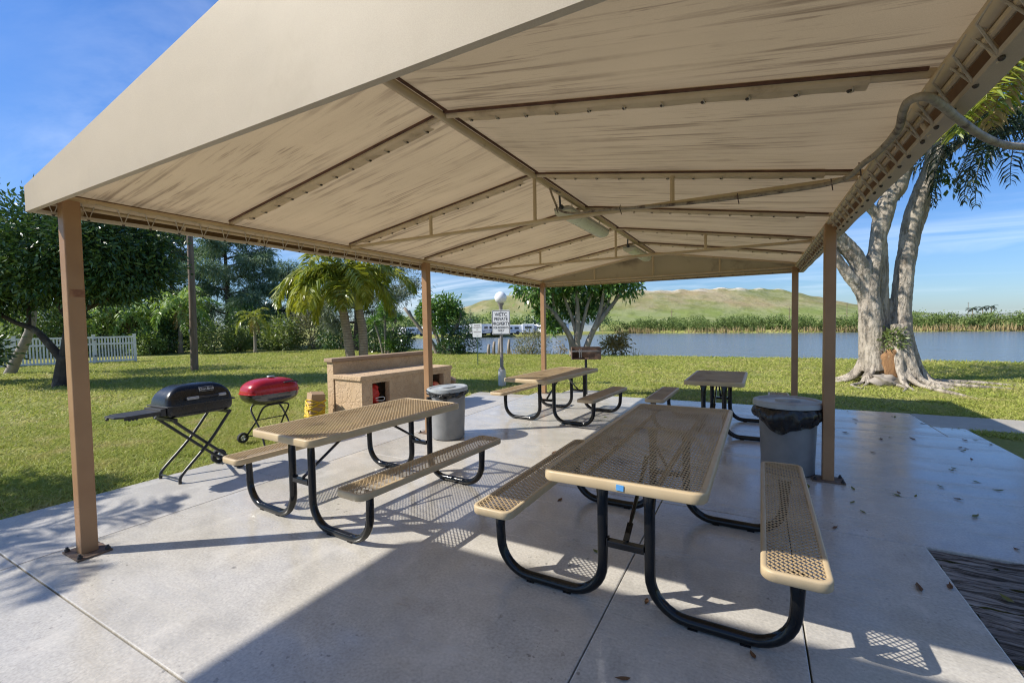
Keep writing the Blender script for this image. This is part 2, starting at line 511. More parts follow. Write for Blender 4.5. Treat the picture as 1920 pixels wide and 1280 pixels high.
def grassmat():
    m, nt, out = nmat('grass_blades'); k = NT(nt)
    geo = k.n('ShaderNodeNewGeometry'); v = k.coord('Object')
    col = k.ramp(geo.outputs['Random Per Island'], [(0, (.25, .31, .05)), (.3, (.38, .42, .085)), (.6, (.50, .50, .13)), (.85, (.34, .40, .08)), (1, (.64, .55, .25))])
    big = k.noise(v, .38, 5, .6); mid = k.noise(v, 1.5, 5, .65)
    col = k.mixc(k.ramp(big, [(.34, .5), (.46, 0.0)]), col, (.22, .31, .05))
    dry = k.math('MULTIPLY', k.ramp(mid, [(.50, 0.0), (.66, .8)]), k.ramp(big, [(.42, .15), (.62, 1.0)]))
    col = k.mixc(dry, col, (.60, .49, .25))
    b = k.bsdf(col, .55, .25); t = k.n('ShaderNodeBsdfTranslucent'); k.l(col, t.inputs['Color'])
    mx = k.n('ShaderNodeMixShader'); mx.inputs[0].default_value = .4
    k.l(b, mx.inputs[1]); k.l(t.outputs[0], mx.inputs[2]); k.l(mx.outputs[0], out.inputs['Surface'])
    return m
M['grass'] = grassmat()


def water():
    m, nt, out = nmat('lake_water'); k = NT(nt)
    v = k.coord('Object', (1, 1, 1))
    h = k.math('ADD', k.noise(k.coord('Object', (.75, 1.7, 1)), 1.3, 5, .65, .3), k.math('MULTIPLY', k.noise(k.coord('Object', (.5, 1.4, 1), (0, 0, R(28))), .42, 4, .6), 2.2))
    k.l(k.bsdf((.15, .185, .21), .14, .5, 0, k.bump(h, .8, .14)), out.inputs['Surface'])
    return m
M['water'] = water()


def hillmat():
    m, nt, out = nmat('grassy_landfill'); k = NT(nt)
    v = k.coord('Object')
    a = k.noise(v, .012, 7, .62); b = k.noise(v, .06, 6, .7)
    sep = k.n('ShaderNodeSeparateXYZ'); k.l(v, sep.inputs[0])
    col = k.ramp(a, [(.36, (.14, .175, .055)), (.5, (.22, .225, .085)), (.64, (.33, .265, .145))])
    low = k.ramp(k.math('DIVIDE', sep.outputs['Z'], 40.0), [(.26, 1.0), (.40, 0.0)])
    col = k.mixc(k.math('MULTIPLY', low, .75), col, (.20, .255, .07))
    col = k.mixc(k.ramp(b, [(.5, 0.0), (.7, .55)]), col, (.085, .11, .04))
    top = k.ramp(k.math('DIVIDE', sep.outputs['Z'], 40.0), [(.80, 0.0), (.98, 1.0)])
    bare = k.math('MULTIPLY', k.ramp(k.noise(v, .05, 6, .7), [(.45, 0.0), (.56, 1.0)]), k.math('MAXIMUM', top, .12))
    col = k.mixc(bare, col, (.62, .56, .46))
    k.l(k.bsdf(col, .95, .1, 0, k.bump(b, .8, 3.0)), out.inputs['Surface'])
    return m
M['hill'] = hillmat()
M['reed'] = leafmat('dry_reeds', [(.34, .25, .12), (.42, .33, .18), (.26, .21, .10)], .8, .2, .2)
M['leaf_dark'] = leafmat('glossy_dark_leaf', [(0.031, 0.067, 0.029), (0.049, 0.108, 0.040), (0.079, 0.153, 0.049), (0.191, 0.281, 0.067), (0.045, 0.101, 0.040)], .30, .12, .4)
M['leaf_mid'] = leafmat('mid_green_leaf', [(0.071, 0.138, 0.038), (0.121, 0.207, 0.053), (0.182, 0.266, 0.073), (0.262, 0.315, 0.094)], .45, .25)
M['leaf_light'] = leafmat('light_green_leaf', [(0.131, 0.190, 0.052), (0.197, 0.254, 0.079), (0.275, 0.305, 0.118), (0.104, 0.153, 0.046)], .45, .3)
M['leaf_grey'] = leafmat('greyish_leaf', [(0.166, 0.172, 0.103), (0.235, 0.228, 0.138), (0.304, 0.262, 0.152), (0.124, 0.152, 0.069)], .55, .2)
M['leaf_pine'] = leafmat('casuarina_needles', [(0.079, 0.147, 0.100), (0.113, 0.192, 0.124), (0.158, 0.237, 0.147), (0.224, 0.281, 0.169)], .6, .15, .2)
M['leaf_pine_grey'] = leafmat('grey_needles', [(0.144, 0.180, 0.122), (0.201, 0.230, 0.151), (0.259, 0.273, 0.186), (0.115, 0.151, 0.101)], .6, .2, .2)
M['leaf_umb'] = leafmat('umbrella_leaf', [(0.068, 0.162, 0.031), (0.120, 0.248, 0.043), (0.205, 0.341, 0.068), (0.292, 0.428, 0.102), (0.052, 0.120, 0.028)], .32, .25, .6)
M['leaf_yellow'] = leafmat('croton_leaf', [(.28, .21, .06), (.36, .22, .08), (.16, .18, .04), (.40, .28, .14)], .5, .25)
M['leaf_mangrove'] = leafmat('mangrove_leaf', [(0.098, 0.160, 0.050), (0.163, 0.224, 0.062), (0.240, 0.290, 0.079), (0.120, 0.168, 0.053)], .6, .15, .2)
M['frond_lime'] = leafmat('lime_frond', [(0.115, 0.178, 0.023), (0.196, 0.259, 0.034), (0.310, 0.345, 0.052), (0.437, 0.402, 0.069)], .34, .3)
M['frond_green'] = leafmat('green_frond', [(0.112, 0.224, 0.045), (0.190, 0.314, 0.067), (0.291, 0.403, 0.101), (0.381, 0.448, 0.157)], .42, .3)
M['frond_dark'] = leafmat('dark_frond', [(.010, .022, .014), (.018, .034, .018), (.03, .05, .022)], .4, .1)
M['frond_dry'] = leafmat('dry_frond', [(.36, .25, .12), (.28, .19, .09), (.42, .32, .18)], .7, .2, .2)
M['leaf_fall'] = leafmat('fallen_leaf_brown', [(.10, .055, .03), (.22, .10, .03), (.06, .04, .025)], .7, .05)
M['leaf_fall_g'] = leafmat('fallen_leaf_green', [(.09, .13, .03), (.24, .22, .04), (.05, .08, .025)], .6, .05)
M['flower'] = leafmat('pink_flowers', [(.5, .12, .14), (.6, .4, .38), (.45, .08, .06)], .6, .2)
# ------------------------------------------------------------------ ground, water, hill
def interp(x, xs, ys): return float(np.interp(x, xs, ys))
def near_shore(x): return np.interp(x, [-60, -44, -34, -27, -21, -16, -13, 10, 40], [52, 46, 34, 27.5, 24.5, 23.2, 22.3, 22.7, 23.5])
def far_shore(x): return np.interp(x, [-300, -70, -56, -42.5, -30, -23, 7, 34, 120], [64, 62, 65.5, 71, 84, 92.5, 91, 94, 99])


def terrain_z(X, Y):
    ns, fs = near_shore(X), far_shore(X)
    z = np.full_like(X, -0.03)
    d1 = np.clip((Y - ns) / 2.2, 0, 1)
    z = z - d1 * 1.9
    d2 = np.clip((Y - fs + 1.0) / 3.0, 0, 1)
    z = z + d2 * 1.75
    dist = np.hypot(X, Y)
    und = 0.05 * np.sin(X * .23 + 1.3) * np.sin(Y * .31) * np.clip((dist - 16) / 10, 0, 1) * (1 - d1)
    return z + und


def axis(segs):
    out = []
    for a, b, st in segs: out += list(np.arange(a, b, st))
    return np.array(out + [segs[-1][1]])
gx = axis([(-900, -120, 60), (-120, -44, 6), (-44, -4, 1.0), (-4, 12, 1.0), (12, 60, 4), (60, 180, 15), (180, 900, 60)])
gy = axis([(-60, 0, 5), (0, 20, 1.0), (20, 30, .35), (30, 56, 1.5), (56, 100, 1.0), (100, 200, 12), (200, 1300, 100)])
GX, GY = np.meshgrid(gx, gy, indexing='ij')
GZ = terrain_z(GX, GY)
nx, ny = GX.shape
V = np.stack([GX.ravel(), GY.ravel(), GZ.ravel()], 1)
ii, jj = np.meshgrid(np.arange(nx - 1), np.arange(ny - 1), indexing='ij')
a = (ii * ny + jj).ravel(); b = ((ii + 1) * ny + jj).ravel()
F = np.stack([a, b, b + 1, a + 1], 1)
tag(np_mesh('lawn_ground', V, F, M['lawn'], smooth=True), 'green lawn running down to the lake', 'lawn', kind='structure')

wb = MB(); wb.add([(-700, 20, -.7), (700, 20, -.7), (700, 220, -.7), (-700, 220, -.7)], [(0, 1, 2, 3)])
tag(wb.build('lake_water', M['water']), 'blue rippled lake behind the lawn', 'water', kind='structure')

# grassy landfill hill beyond the lake
crest = [(-520, 300, 2), (-420, 360, 5), (-335.8, 410.2, 13.5), (-303, 428.3, 19.8), (-281.3, 440.5, 27.5), (-259.5, 452.7, 33.9),
         (-234.9, 466.2, 38.0), (-194, 488.5, 38.9), (-117.7, 530, 37.9), (-68.6, 556.8, 38.6), (-19.5, 583.5, 39.0),
         (24.2, 607.2, 36.8), (46, 618.8, 30.8), (89.7, 642, 20.0), (111.6, 653.7, 13.5), (155, 677, 4), (240, 720, 0)]
cx_ = np.linspace(0, len(crest) - 1, 220)
CR = np.stack([np.interp(cx_, range(len(crest)), [c[i] for c in crest]) for i in range(3)], 1)
rows = []
prof = [(-190, -.6), (-150, .05), (-128, .10), (-100, .155), (-92, .22), (-70, .42), (-48, .62), (-28, .82), (-12, .94), (0, 1.0), (30, 1.02), (90, .8), (170, .3), (220, -.1)]
nd = np.array([.478 * -1, .878, 0])
prof_d = np.interp(np.linspace(0, len(prof) - 1, 60), range(len(prof)), [p[0] for p in prof])
prof_h = np.interp(np.linspace(0, len(prof) - 1, 60), range(len(prof)), [p[1] for p in prof])
hv = []
for d, h in zip(prof_d, prof_h):
    P = CR.copy(); P += nd[None, :] * d
    n1 = np.sin(P[:, 0] * .06 + d * .05) * np.sin(P[:, 0] * .021 - d * .03) + .6 * np.sin(P[:, 0] * .15 + d * .11)
    P[:, 2] = CR[:, 2] * h + n1 * .55 * np.clip(h * 3, 0, 1) + (.8 * np.sin(P[:, 0] * .31) * max(0, 1 - abs(h - 1) * 4))
    hv.append(P)
hv = np.concatenate(hv)
n2 = 220
ii, jj = np.meshgrid(np.arange(59), np.arange(n2 - 1), indexing='ij')
a = (ii * n2 + jj).ravel(); b = ((ii + 1) * n2 + jj).ravel()
tag(np_mesh('grassy_hill', hv, np.stack([a, a + 1, b + 1, b], 1), M['hill'], smooth=True), 'long grassy hill beyond the lake', 'hill', kind='structure')

# ------------------------------------------------------------------ patio
def slab(mb, x0, x1, y0, y1, top=0.0, gap=.0035):
    mb.box(((x0 + x1) / 2, (y0 + y1) / 2, top - .06), (x1 - x0 - gap * 2, y1 - y0 - gap * 2, .12))
pb = MB()
YB = [-6, -1.9, 1.04, 4.18, 8.2, 9.82]
for x0, x1 in ((-4.61, -.75), (-.75, .235), (.235, 1.09)):
    for y0, y1 in zip(YB[:-1], YB[1:]):
        if x0 > 0 and y0 > 4: continue
        slab(pb, x0, x1, y0, y1)
slab(pb, .235, 2.73, 4.18, 8.2); slab(pb, .235, 2.34, 8.2, 9.95)
slab(pb, 2.34, 2.73, 8.2, 8.87)
tag(pb.build('patio_floor', M['concrete'], bev=.006), 'sealed grey concrete patio in jointed slabs', 'patio', kind='structure')
pb = MB()
for y0, y1 in ((-6, -1.9), (-1.9, 1.04), (1.04, 3.05), (3.05, 5.3), (5.3, 8.85)):
    slab(pb, -5.87, -4.61, y0, y1, .0, .004)
tag(pb.build('patio_strip', M['concrete_left'], bev=.006), 'pale concrete strip beside the lawn', 'patio', kind='structure')
pb = MB()
for x0, x1 in ((2.34, 3.9), (3.9, 5.5), (5.5, 7.1), (7.1, 8.7), (8.7, 10.3)):
    slab(pb, x0, x1, 8.87 if x0 > 2.5 else 8.874, 9.98, -.004)
slab(pb, -4.05, -3.0, 9.84, 10.5, -.004)
slab(pb, -6.0, -4.62, 8.86, 9.3, -.012)
tag(pb.build('garden_path', M['concrete_path'], bev=.006), 'rough concrete path leaving the patio', 'path', kind='structure')
pb = MB()
pb.box((-1.57, 3.9, -.075), (8.55, 11.7, .09))
tag(pb.build('joint_base', M['joint']), 'dark joints between the slabs', 'joint', kind='structure')
# bark bed in the corner of the patio
nxx, nyy = 90, 110
xx, yy = np.meshgrid(np.linspace(1.095, 4.6, nxx), np.linspace(-1.5, 4.17, nyy), indexing='ij')
zz = -.018 + .010 * np.sin(yy * 23 + np.sin(xx * 3.1) * 1.2) + .008 * np.sin(yy * 57 + xx * 5) + rng.normal(0, .002, xx.shape)
ii, jj = np.meshgrid(np.arange(nxx - 1), np.arange(nyy - 1), indexing='ij')
a = (ii * nyy + jj).ravel(); b = ((ii + 1) * nyy + jj).ravel()
tag(np_mesh('bark_bed', np.stack([xx.ravel(), yy.ravel(), zz.ravel()], 1), np.stack([a, b, b + 1, a + 1], 1), M['mulch'], smooth=True),
    'dark weathered bark bed let into the patio corner', 'bark bed', kind='structure')

# ------------------------------------------------------------------ grass blades (stuff)
def grass_blades(N, rmin, rmax, az0, az1, seed, power=1.0):
    g = np.random.default_rng(seed)
    az = R(az0) + (R(az1) - R(az0)) * g.random(N)
    r = rmin + (rmax - rmin) * g.random(N) ** power
    x, y = np.sin(az) * r, np.cos(az) * r
    ok = y < near_shore(x) - .1
    def inside(x0, x1, y0, y1): return (x > x0) & (x < x1) & (y > y0) & (y < y1)
    for q in ((-5.875, 2.735, -7, 8.86), (-4.62, 2.34, 8.8, 9.955), (2.3, 10.3, 8.87, 9.985), (1, 4.6, -1.5, 4.2), (-4.06, -2.99, 9.8, 10.51), (-6.0, -4.6, 8.8, 9.31)):
        ok &= ~inside(*q)
    # thin worn patches
    wear = np.sin(x * 1.7 + np.sin(y * 1.1) * 2) * np.sin(y * 1.9 + x * .6)
    ok &= (wear < .72) | (g.random(N) < .25)
    x, y, r = x[ok], y[ok], r[ok]; n = len(x)
    th = g.random(n) * 2 * PI
    hh = (.030 + .0018 * r) * (.6 + .8 * g.random(n))
    ww = (.0035 + .0009 * r)
    lean = g.normal(0, 1.3, (n, 2)) * hh[:, None]
    base = np.stack([x, y, np.full(n, -.032)], 1) + 0
    base[:, 2] = terrain_z(x, y) - .003
    s = np.stack([np.cos(th), np.sin(th), np.zeros(n)], 1) * ww[:, None]
    tip = base + np.concatenate([lean, hh[:, None]], 1)
    return np.stack([base - s, base + s, tip], 1).reshape(-1, 3)
GV = np.concatenate([grass_blades(90000, 4.5, 12.5, -81, -55, 1), grass_blades(150000, 7.5, 35, -80, -20, 2),
                     grass_blades(70000, 9.5, 24, -32, 27, 3), grass_blades(16000, 9, 13, 14, 24, 4)])
tag(np_mesh('grass', GV, np.arange(len(GV)).reshape(-1, 3), M['grass']), 'short green grass covering the lawn', 'grass', kind='stuff')

# ------------------------------------------------------------------ sky, sun, camera
SUN_EL, SUN_AZ = R(40.2), math.atan2(-.81, -.587)
w = bpy.data.worlds.new('World'); scene.world = w; w.use_nodes = True
k = NT(w.node_tree)
bg = w.node_tree.nodes['Background']
sky = k.n('ShaderNodeTexSky'); sky.sky_type = 'NISHITA'; sky.sun_disc = False
sky.sun_elevation = SUN_EL; sky.sun_rotation = SUN_AZ
sky.air_density = 1.0; sky.dust_density = .35; sky.ozone_density = 2.2; sky.altitude = 0
tc = k.n('ShaderNodeTexCoord')
sep = k.n('ShaderNodeSeparateXYZ'); k.l(tc.outputs['Generated'], sep.inputs[0])
zc = k.math('ADD', k.math('MAXIMUM', sep.outputs['Z'], 0.0), .16)
cmb = k.n('ShaderNodeCombineXYZ')
k.l(k.math('DIVIDE', sep.outputs['X'], zc), cmb.inputs[0]); k.l(k.math('DIVIDE', sep.outputs['Y'], zc), cmb.inputs[1])
mp = k.n('ShaderNodeMapping'); mp.inputs['Rotation'].default_value = (0, 0, R(-35)); mp.inputs['Scale'].default_value = (.55, 2.1, 1)
mp.inputs['Location'].default_value = (CLOUD_OFF[0], CLOUD_OFF[1], 0)
k.l(cmb.outputs[0], mp.inputs['Vector'])
c1 = k.noise(mp.outputs[0], .8, 7, .62, .9)
c2 = k.noise(mp.outputs[0], .35, 3, .5)
cl = k.math('MULTIPLY', k.ramp(c1, [(.44, 0.0), (.74, 1.0)]), k.ramp(c2, [(.42, 0.0), (.58, 1.0)]))
cl = k.math('MULTIPLY', cl, .6)
tint = k.mixc(1.0, sky.outputs['Color'], k.ramp(sep.outputs['Z'], [(0.0, SKY_HOR), (.12, (.26, .36, .51)), (.45, SKY_ZEN)]), 'MULTIPLY')
colr = k.mixc(cl, tint, (5.2, 5.5, 6.0))
k.l(colr, bg.inputs['Color'])
bg.inputs['Strength'].default_value = SKY_STR

sd = bpy.data.lights.new('sun', 'SUN'); sd.energy = SUN_STR; sd.angle = R(.53); sd.color = (1.0, .945, .86)
so = bpy.data.objects.new('sun', sd); COL.objects.link(so)
tosun = Vector((-.81 * math.cos(SUN_EL), -.587 * math.cos(SUN_EL), math.sin(SUN_EL))).normalized()
so.rotation_euler = tosun.to_track_quat('Z', 'Y').to_euler(); so.location = tosun * 60

CF, CYAW, CPITCH, CROLL, CH = 837.4, .4984, -.0387, -.0173, 1.65
cyw, syw = math.cos(CYAW), math.sin(CYAW)
Fv = Vector((-syw * math.cos(CPITCH), cyw * math.cos(CPITCH), math.sin(CPITCH)))
Rv = Vector((cyw, syw, 0)); Uv = Rv.cross(Fv)
R2 = Rv * math.cos(CROLL) + Uv * math.sin(CROLL); U2 = -Rv * math.sin(CROLL) + Uv * math.cos(CROLL)
cd = bpy.data.cameras.new('camera'); cd.sensor_width = 36; cd.lens = CF / 1920 * 36; cd.sensor_fit = 'HORIZONTAL'
cd.clip_start = .05; cd.clip_end = 4000
co = bpy.data.objects.new('camera', cd); COL.objects.link(co)
mw = Matrix((R2, U2, -Fv)).transposed().to_4x4(); mw.translation = Vector((0, 0, CH))
co.matrix_world = mw
scene.camera = co
scene.cycles.filter_width = 1.15
vs = scene.view_settings
vs.view_transform = 'Standard'; vs.look = 'None'; vs.exposure = EXPOSURE; vs.gamma = 1.0; vs.use_curve_mapping = False
# ------------------------------------------------------------------ shade canopy
XL, XR, XC = -4.43, .66, -1.88
OXL, OXR = -4.54, .78
YF, YR = 1.17, 9.78
ZE, ZR = 2.68, 3.12          # outer fabric height at eave and ridge
ZT = 2.615                   # eave tube
RAFT = [2.53 + 1.436 * i for i in range(5)]
FRAMES = [1.24] + RAFT + [9.71]
canopy = thing('shade_canopy', 'long tan fabric shade canopy with a cream gable on brown posts', 'canopy', (XC, 5.4, 0))
OFF = (XC, 5.4, 0)


def roof_z(x):
    if x < XC: return ZE + (ZR - ZE) * (x - OXL) / (XC - OXL)
    return ZE + (ZR - ZE) * (OXR - x) / (OXR - XC)
# roof cloth, sagging a little between the rafters
xs = np.concatenate([np.linspace(OXL, XC, 16), np.linspace(XC, OXR, 16)[1:]])
ys = np.linspace(YF, YR, 85)
vv = []
for x in xs:
    for y in ys:
        fr = min(range(len(FRAMES) - 1), key=lambda i: abs((FRAMES[i] + FRAMES[i + 1]) / 2 - y))
        t = min(1, max(0, (y - FRAMES[fr]) / (FRAMES[fr + 1] - FRAMES[fr])))
        edge = min(1, min(x - OXL, OXR - x, abs(x - XC)) / .5)
        vv.append((x - OFF[0], y - OFF[1], roof_z(x) - .022 * math.sin(PI * t) * edge))
n = len(ys); ff = []
for i in range(len(xs) - 1):
    for j in range(n - 1):
        ff.append((i * n + j, (i + 1) * n + j, (i + 1) * n + j + 1, i * n + j + 1))
rc = np_mesh('roof_cloth', vv, ff, M['roof_fabric'], canopy, smooth=True)


def gable(name, y, sgn, mat):
    mb = MB()
    n = 40
    top = []; bot = []
    for i in range(n + 1):
        x = OXL + (OXR - OXL) * i / n
        belly = 0.0
        top.append((x, y, roof_z(x) + .004)); bot.append((x, y - sgn * belly, 2.505))
    mid = [tuple((np.array(t) * .5 + np.array(b) * .5) ) for t, b in zip(top, bot)]
    hem = [(b[0], b[1] + sgn * .026, b[2] - .004) for b in bot]
    hem2 = [(b[0], b[1] + sgn * .03, b[2] + .03) for b in bot]
    vs = top + mid + bot + hem + hem2; m = n + 1
    fs = []
    for r in range(4):
        for i in range(n): fs.append((r * m + i, r * m + i + 1, (r + 1) * m + i + 1, (r + 1) * m + i))
    mb.add(vs, fs)
    return mb.build(name, mat, canopy, auto=25, off=OFF)
gable('gable_panel', YF, 1, M['gable_fabric'])
gable('gable_panel', YR, -1, M['roof_fabric'])
for x, s in ((OXL, 1), (OXR, -1)):
    mb = MB()
    n = 60
    a = [(x, YF + (YR - YF) * i / n, ZE) for i in range(n + 1)]
    b = [(x, p[1], 2.505 - .004 * math.sin(i * .9)) for i, p in enumerate(a)]
    h1 = [(x + s * .078, p[1], p[2] - .003) for p in b]; h2 = [(x + s * .082, p[1], p[2] + .016) for p in b]
    m = n + 1; fs = []
    for r in range(3):
        for i in range(n): fs.append((r * m + i, r * m + i + 1, (r + 1) * m + i + 1, (r + 1) * m + i))
    mb.add(a + b + h1 + h2, fs)
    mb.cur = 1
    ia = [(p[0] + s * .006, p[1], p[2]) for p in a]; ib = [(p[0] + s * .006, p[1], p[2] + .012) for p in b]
    mb.add(ia + ib, [(i, i + 1, m + i + 1, m + i) for i in range(n)])  # inner sheet with the skirt's inside shade in its colour
    mb.build('side_skirt', [M['gable_fabric'], M['skirt_inner_shade']], canopy, off=OFF)

# steel frame
for x, s in ((XL, -1), (XR, 1)):
    mb = MB()
    mb.tube([(x, YF + .05, ZT), (x, YR - .05, ZT)], .032, 12)
    mb.tube([(x + s * .02, YF + .03, 2.572), (x + s * .02, YR - .03, 2.572)], .015, 8)
    for i in range(13):
        yy = 1.45 + i * .69
        mb.tube([(x + s * .065, yy, 2.505), (x + s * .012, yy, 2.61)], .014, 8)
    mb.build('eave_tube', M['frame_tan'], canopy, off=OFF, auto=40)
MB().tube([(XC, YF + .03, ZR - .045), (XC, YR - .03, ZR - .045)], .03, 12).build('ridge_tube', M['frame_tan'], canopy, off=OFF, auto=40)
for i, y in enumerate(FRAMES):
    mb = MB()
    for x in (XL, XR):
        mb.tube([(x, y, roof_z(x) - .032), (XC, y, ZR - .034)], .021, 10)
    mb.build('rafter', M['frame_tan'], canopy, off=OFF, auto=40)
for i, y in enumerate(RAFT):
    # laced sleeve that ties the cloth to the rafter, with its dark eyelets
    mb = MB()
    for xa, xb in ((XL + .22, XC - .13), (XR - .22, XC + .13)):
        za, zb = roof_z(xa) - .035, roof_z(xb) - .035
        mb.cur = 0
        vs = []
        for q in range(13):
            t = q / 12; x = xa + (xb - xa) * t; z = za + (zb - za) * t
            vs += [(x, y - .032, z + .022), (x, y - .022, z - .012), (x, y, z - .022), (x, y + .03, z - .021), (x, y + .07, z - .020 + .004 * math.sin(q * 2.2))]
        fs = []
        for q in range(12):
            for e in range(4): fs.append((q * 5 + e, q * 5 + e + 1, (q + 1) * 5 + e + 1, (q + 1) * 5 + e))
        mb.add(vs, fs)
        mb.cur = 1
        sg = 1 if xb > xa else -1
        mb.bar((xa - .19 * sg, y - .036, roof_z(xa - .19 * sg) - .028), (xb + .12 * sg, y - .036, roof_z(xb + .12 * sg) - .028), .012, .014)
        mb.cur = 2
        L = abs(xb - xa); nn = int(L / .2)
        for q in range(nn + 1):
            t = (q + .3) / (nn + .6); x = xa + (xb - xa) * t; z = za + (zb - za) * t
            mb.sphere((x, y + .054, z - .021), .013, 8, 6, (1, 1, .7))
            mb.cur = 3
            mb.tube([(x, y + .054, z - .030), (x + .010, y + .04, z - .034), (x + .004, y + .005, z - .028)], .0035, 5)
            mb.cur = 2
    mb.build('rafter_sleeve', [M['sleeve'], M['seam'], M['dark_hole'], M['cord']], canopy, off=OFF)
# ridge seam
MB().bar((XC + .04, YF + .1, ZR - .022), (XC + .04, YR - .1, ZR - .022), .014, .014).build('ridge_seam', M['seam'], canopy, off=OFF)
for y in (RAFT[1], RAFT[3], 9.71, 1.24):
    mb = MB()
    zc_ = 2.635 if y < 9 and y > 2 else 2.60
    mb.tube([(XL + .03, y, zc_), (XR - .03, y, zc_)], .02, 10)
    for x in (XC, (XL + XC) / 2, (XR + XC) / 2):
        mb.tube([(x, y, zc_), (x, y, roof_z(x) - .05)], .018, 8)
    mb.build('truss_chord', M['frame_tan'], canopy, off=OFF, auto=40)
# rear lower tube
MB().tube([(XL, 9.72, 2.55), (XR, 9.72, 2.55)], .016, 8).build('rear_tube', M['frame_tan'], canopy, off=OFF)

# lacing cords with eyelets
def lacing(p_tube, p_hem, step, y0, y1, fixed_y=None):
    mb = MB(); pts = []
    m = int((y1 - y0) / step)
    for i in range(m):
        a = y0 + step * i + random.uniform(-.015, .015)
        if fixed_y is None:
            T = [(p_tube[0], a - .06, p_tube[1]), (p_hem[0], a, p_hem[1]), (p_tube[0], a + .02, p_tube[1] + .01)]
            e = (p_hem[0], a, p_hem[1])
        else:
            T = [(a - .06, p_tube[0], p_tube[1]), (a, p_hem[0], p_hem[1]), (a + .025, p_tube[0], p_tube[1] + .01)]
            e = (a, p_hem[0], p_hem[1])
        pts += T
        mb.cur = 1; mb.sphere(e, .0105, 8, 6, (1, 1, 1)); mb.cur = 0
    mb.tube(pts, .0055, 5)
    mb.build('lacing', [M['cord'], M['dark_hole']], canopy, off=OFF)
lacing((XL + .028, 2.60), (OXL + .068, 2.498), .2, 1.3, 9.6)
lacing((XR - .028, 2.60), (OXR - .068, 2.498), .2, 1.3, 9.6)
lacing((YR - .09, 2.595), (YR - .055, 2.53), .22, XL + .1, XR - .05, fixed_y=True)

# posts
for x, y in ((-4.392, 1.355), (-4.39, 5.37), (-4.395, 9.64), (.66, 1.40), (.66, 5.50), (.64, 9.62)):
    p = MB().box((x, y, 1.30), (.10, .10, 2.596)).build('post', M['post_brown'], canopy, off=OFF, bev=.008)
    q = MB().box((x, y, .007), (.28, .20, .012))
    q.cur = 1
    for sx in (-1, 1):
        for sy in (-1, 1):
            q.lathe([(.0, .045), (.009, .045), (.009, .03), (.016, .03), (.016, .013)], 6, (x + sx * .115, y + sy * .08, 0))
    q.build('base_plate', [M['rust_plate'], M['black_matt']], p, off=OFF)
    p.parent = canopy
    if x < -4 and y < 2:
        MB().box((x + .0505, y + .006, 1.93), (.002, .085, .055)).build('tape_residue', M['residue'], p, off=OFF)

# strip lights under the ridge
def strip_light(y0, y1, label):
    L = y1 - y0
    t = thing('ceiling_light', label, 'ceiling light', (XC - .03, (y0 + y1) / 2, 2.90), 0, 'ceiling lights under the canopy ridge')
    MB().box((0, 0, .045), (.21, L, .03)).box((0, 0, .075), (.10, L * .9, .03)).build('housing', M['fixture'], t, bev=.006)
    mb = MB(); n = 10
    prof = [(.10 * math.cos(PI * i / n), -.075 * math.sin(PI * i / n) ** .7) for i in range(n + 1)]
    for e in (-L / 2, L / 2): pass
    vs = [(p[0], y, p[1] + .028) for y in (-L / 2 + .01, L / 2 - .01) for p in prof]
    m = n + 1
    fs = [(i, i + 1, m + i + 1, m + i) for i in range(n)] + [tuple(range(m)), tuple(range(2 * m - 1, m - 1, -1))]
    mb.add(vs, fs); mb.build('diffuser', M['diffuser'], t, auto=50)
    MB().tube([(0, -L / 2, .05), (0, -L / 2 - .06, .05), (.02, -L / 2 - .13, .15)], .012, 8).sphere((0, -L / 2 - .03, .05), .028).build('cable_gland', M['black_matt'], t)
    for y in (-L * .35, L * .35):
        MB().tube([(.03, y, .06), (.03, y, .20)], .006, 6).build('hanger', M['steel'], t)
    return t
strip_light(4.75, 6.25, 'grey strip light hung under the canopy ridge where the cable arrives')
strip_light(7.75, 9.2, 'pale strip light under the ridge near the far gable of the canopy')

# conduit that comes in from the right and runs along the second truss
path = smooth_path([(-1.80, 4.42, 3.02), (-1.78, 4.2, 2.99), (-1.74, 4.02, 2.95), (-1.66, 3.93, 2.80), (-1.60, 3.92, 2.70), (-1.45, 3.92, 2.655), (-1.2, 3.92, 2.65), (-.65, 3.92, 2.615),
                    (-.25, 3.92, 2.60), (.12, 3.9, 2.595), (.40, 3.84, 2.585), (.52, 3.62, 2.56), (.555, 3.3, 2.55), (.585, 3.1, 2.545), (.575, 2.7, 2.51),
                    (.545, 2.48, 2.515), (.53, 2.33, 2.50), (.56, 2.25, 2.475), (.635, 2.355, 2.468), (.75, 2.57, 2.468), (.883, 2.78, 2.452), (1.004, 2.934, 2.44), (1.11, 3.03, 2.44), (1.23, 3.16, 2.46),
                    (1.6, 3.5, 2.56), (2.3, 4.1, 2.8), (3.4, 5.0, 3.3)], 6)
mb = MB(); m = len(path); rad = [.010 + .006 * min(1, max(0, (i - 30) / 25)) for i in range(m)]
mb.tube(path, rad, 9)
mb.cur = 1
for i in (22, 38, 50, 62, 70): 
    p = path[i]; mb.tube([p + Vector((0, 0, .03)), p + Vector((.0, -.03, .0)), p + Vector((.01, -.005, -.05))], .004, 5)
o = mb.build('electrical_conduit', [M['hose'], M['hose_dark']], None, auto=60)
tag(o, 'dirty grey conduit looping from the right eave along a truss to the ridge light', 'conduit')
# ------------------------------------------------------------------ picnic tables
def rrect(x0, x1, y0, y1, r, n=6):
    out = []
    for cx, cy, a0 in ((x1 - r, y0 + r, -90), (x1 - r, y1 - r, 0), (x0 + r, y1 - r, 90), (x0 + r, y0 + r, 180)):
        for i in range(n + 1):
            a = R(a0 + 90 * i / n)
            out.append((cx + r * math.cos(a), cy + r * math.sin(a)))
    return out


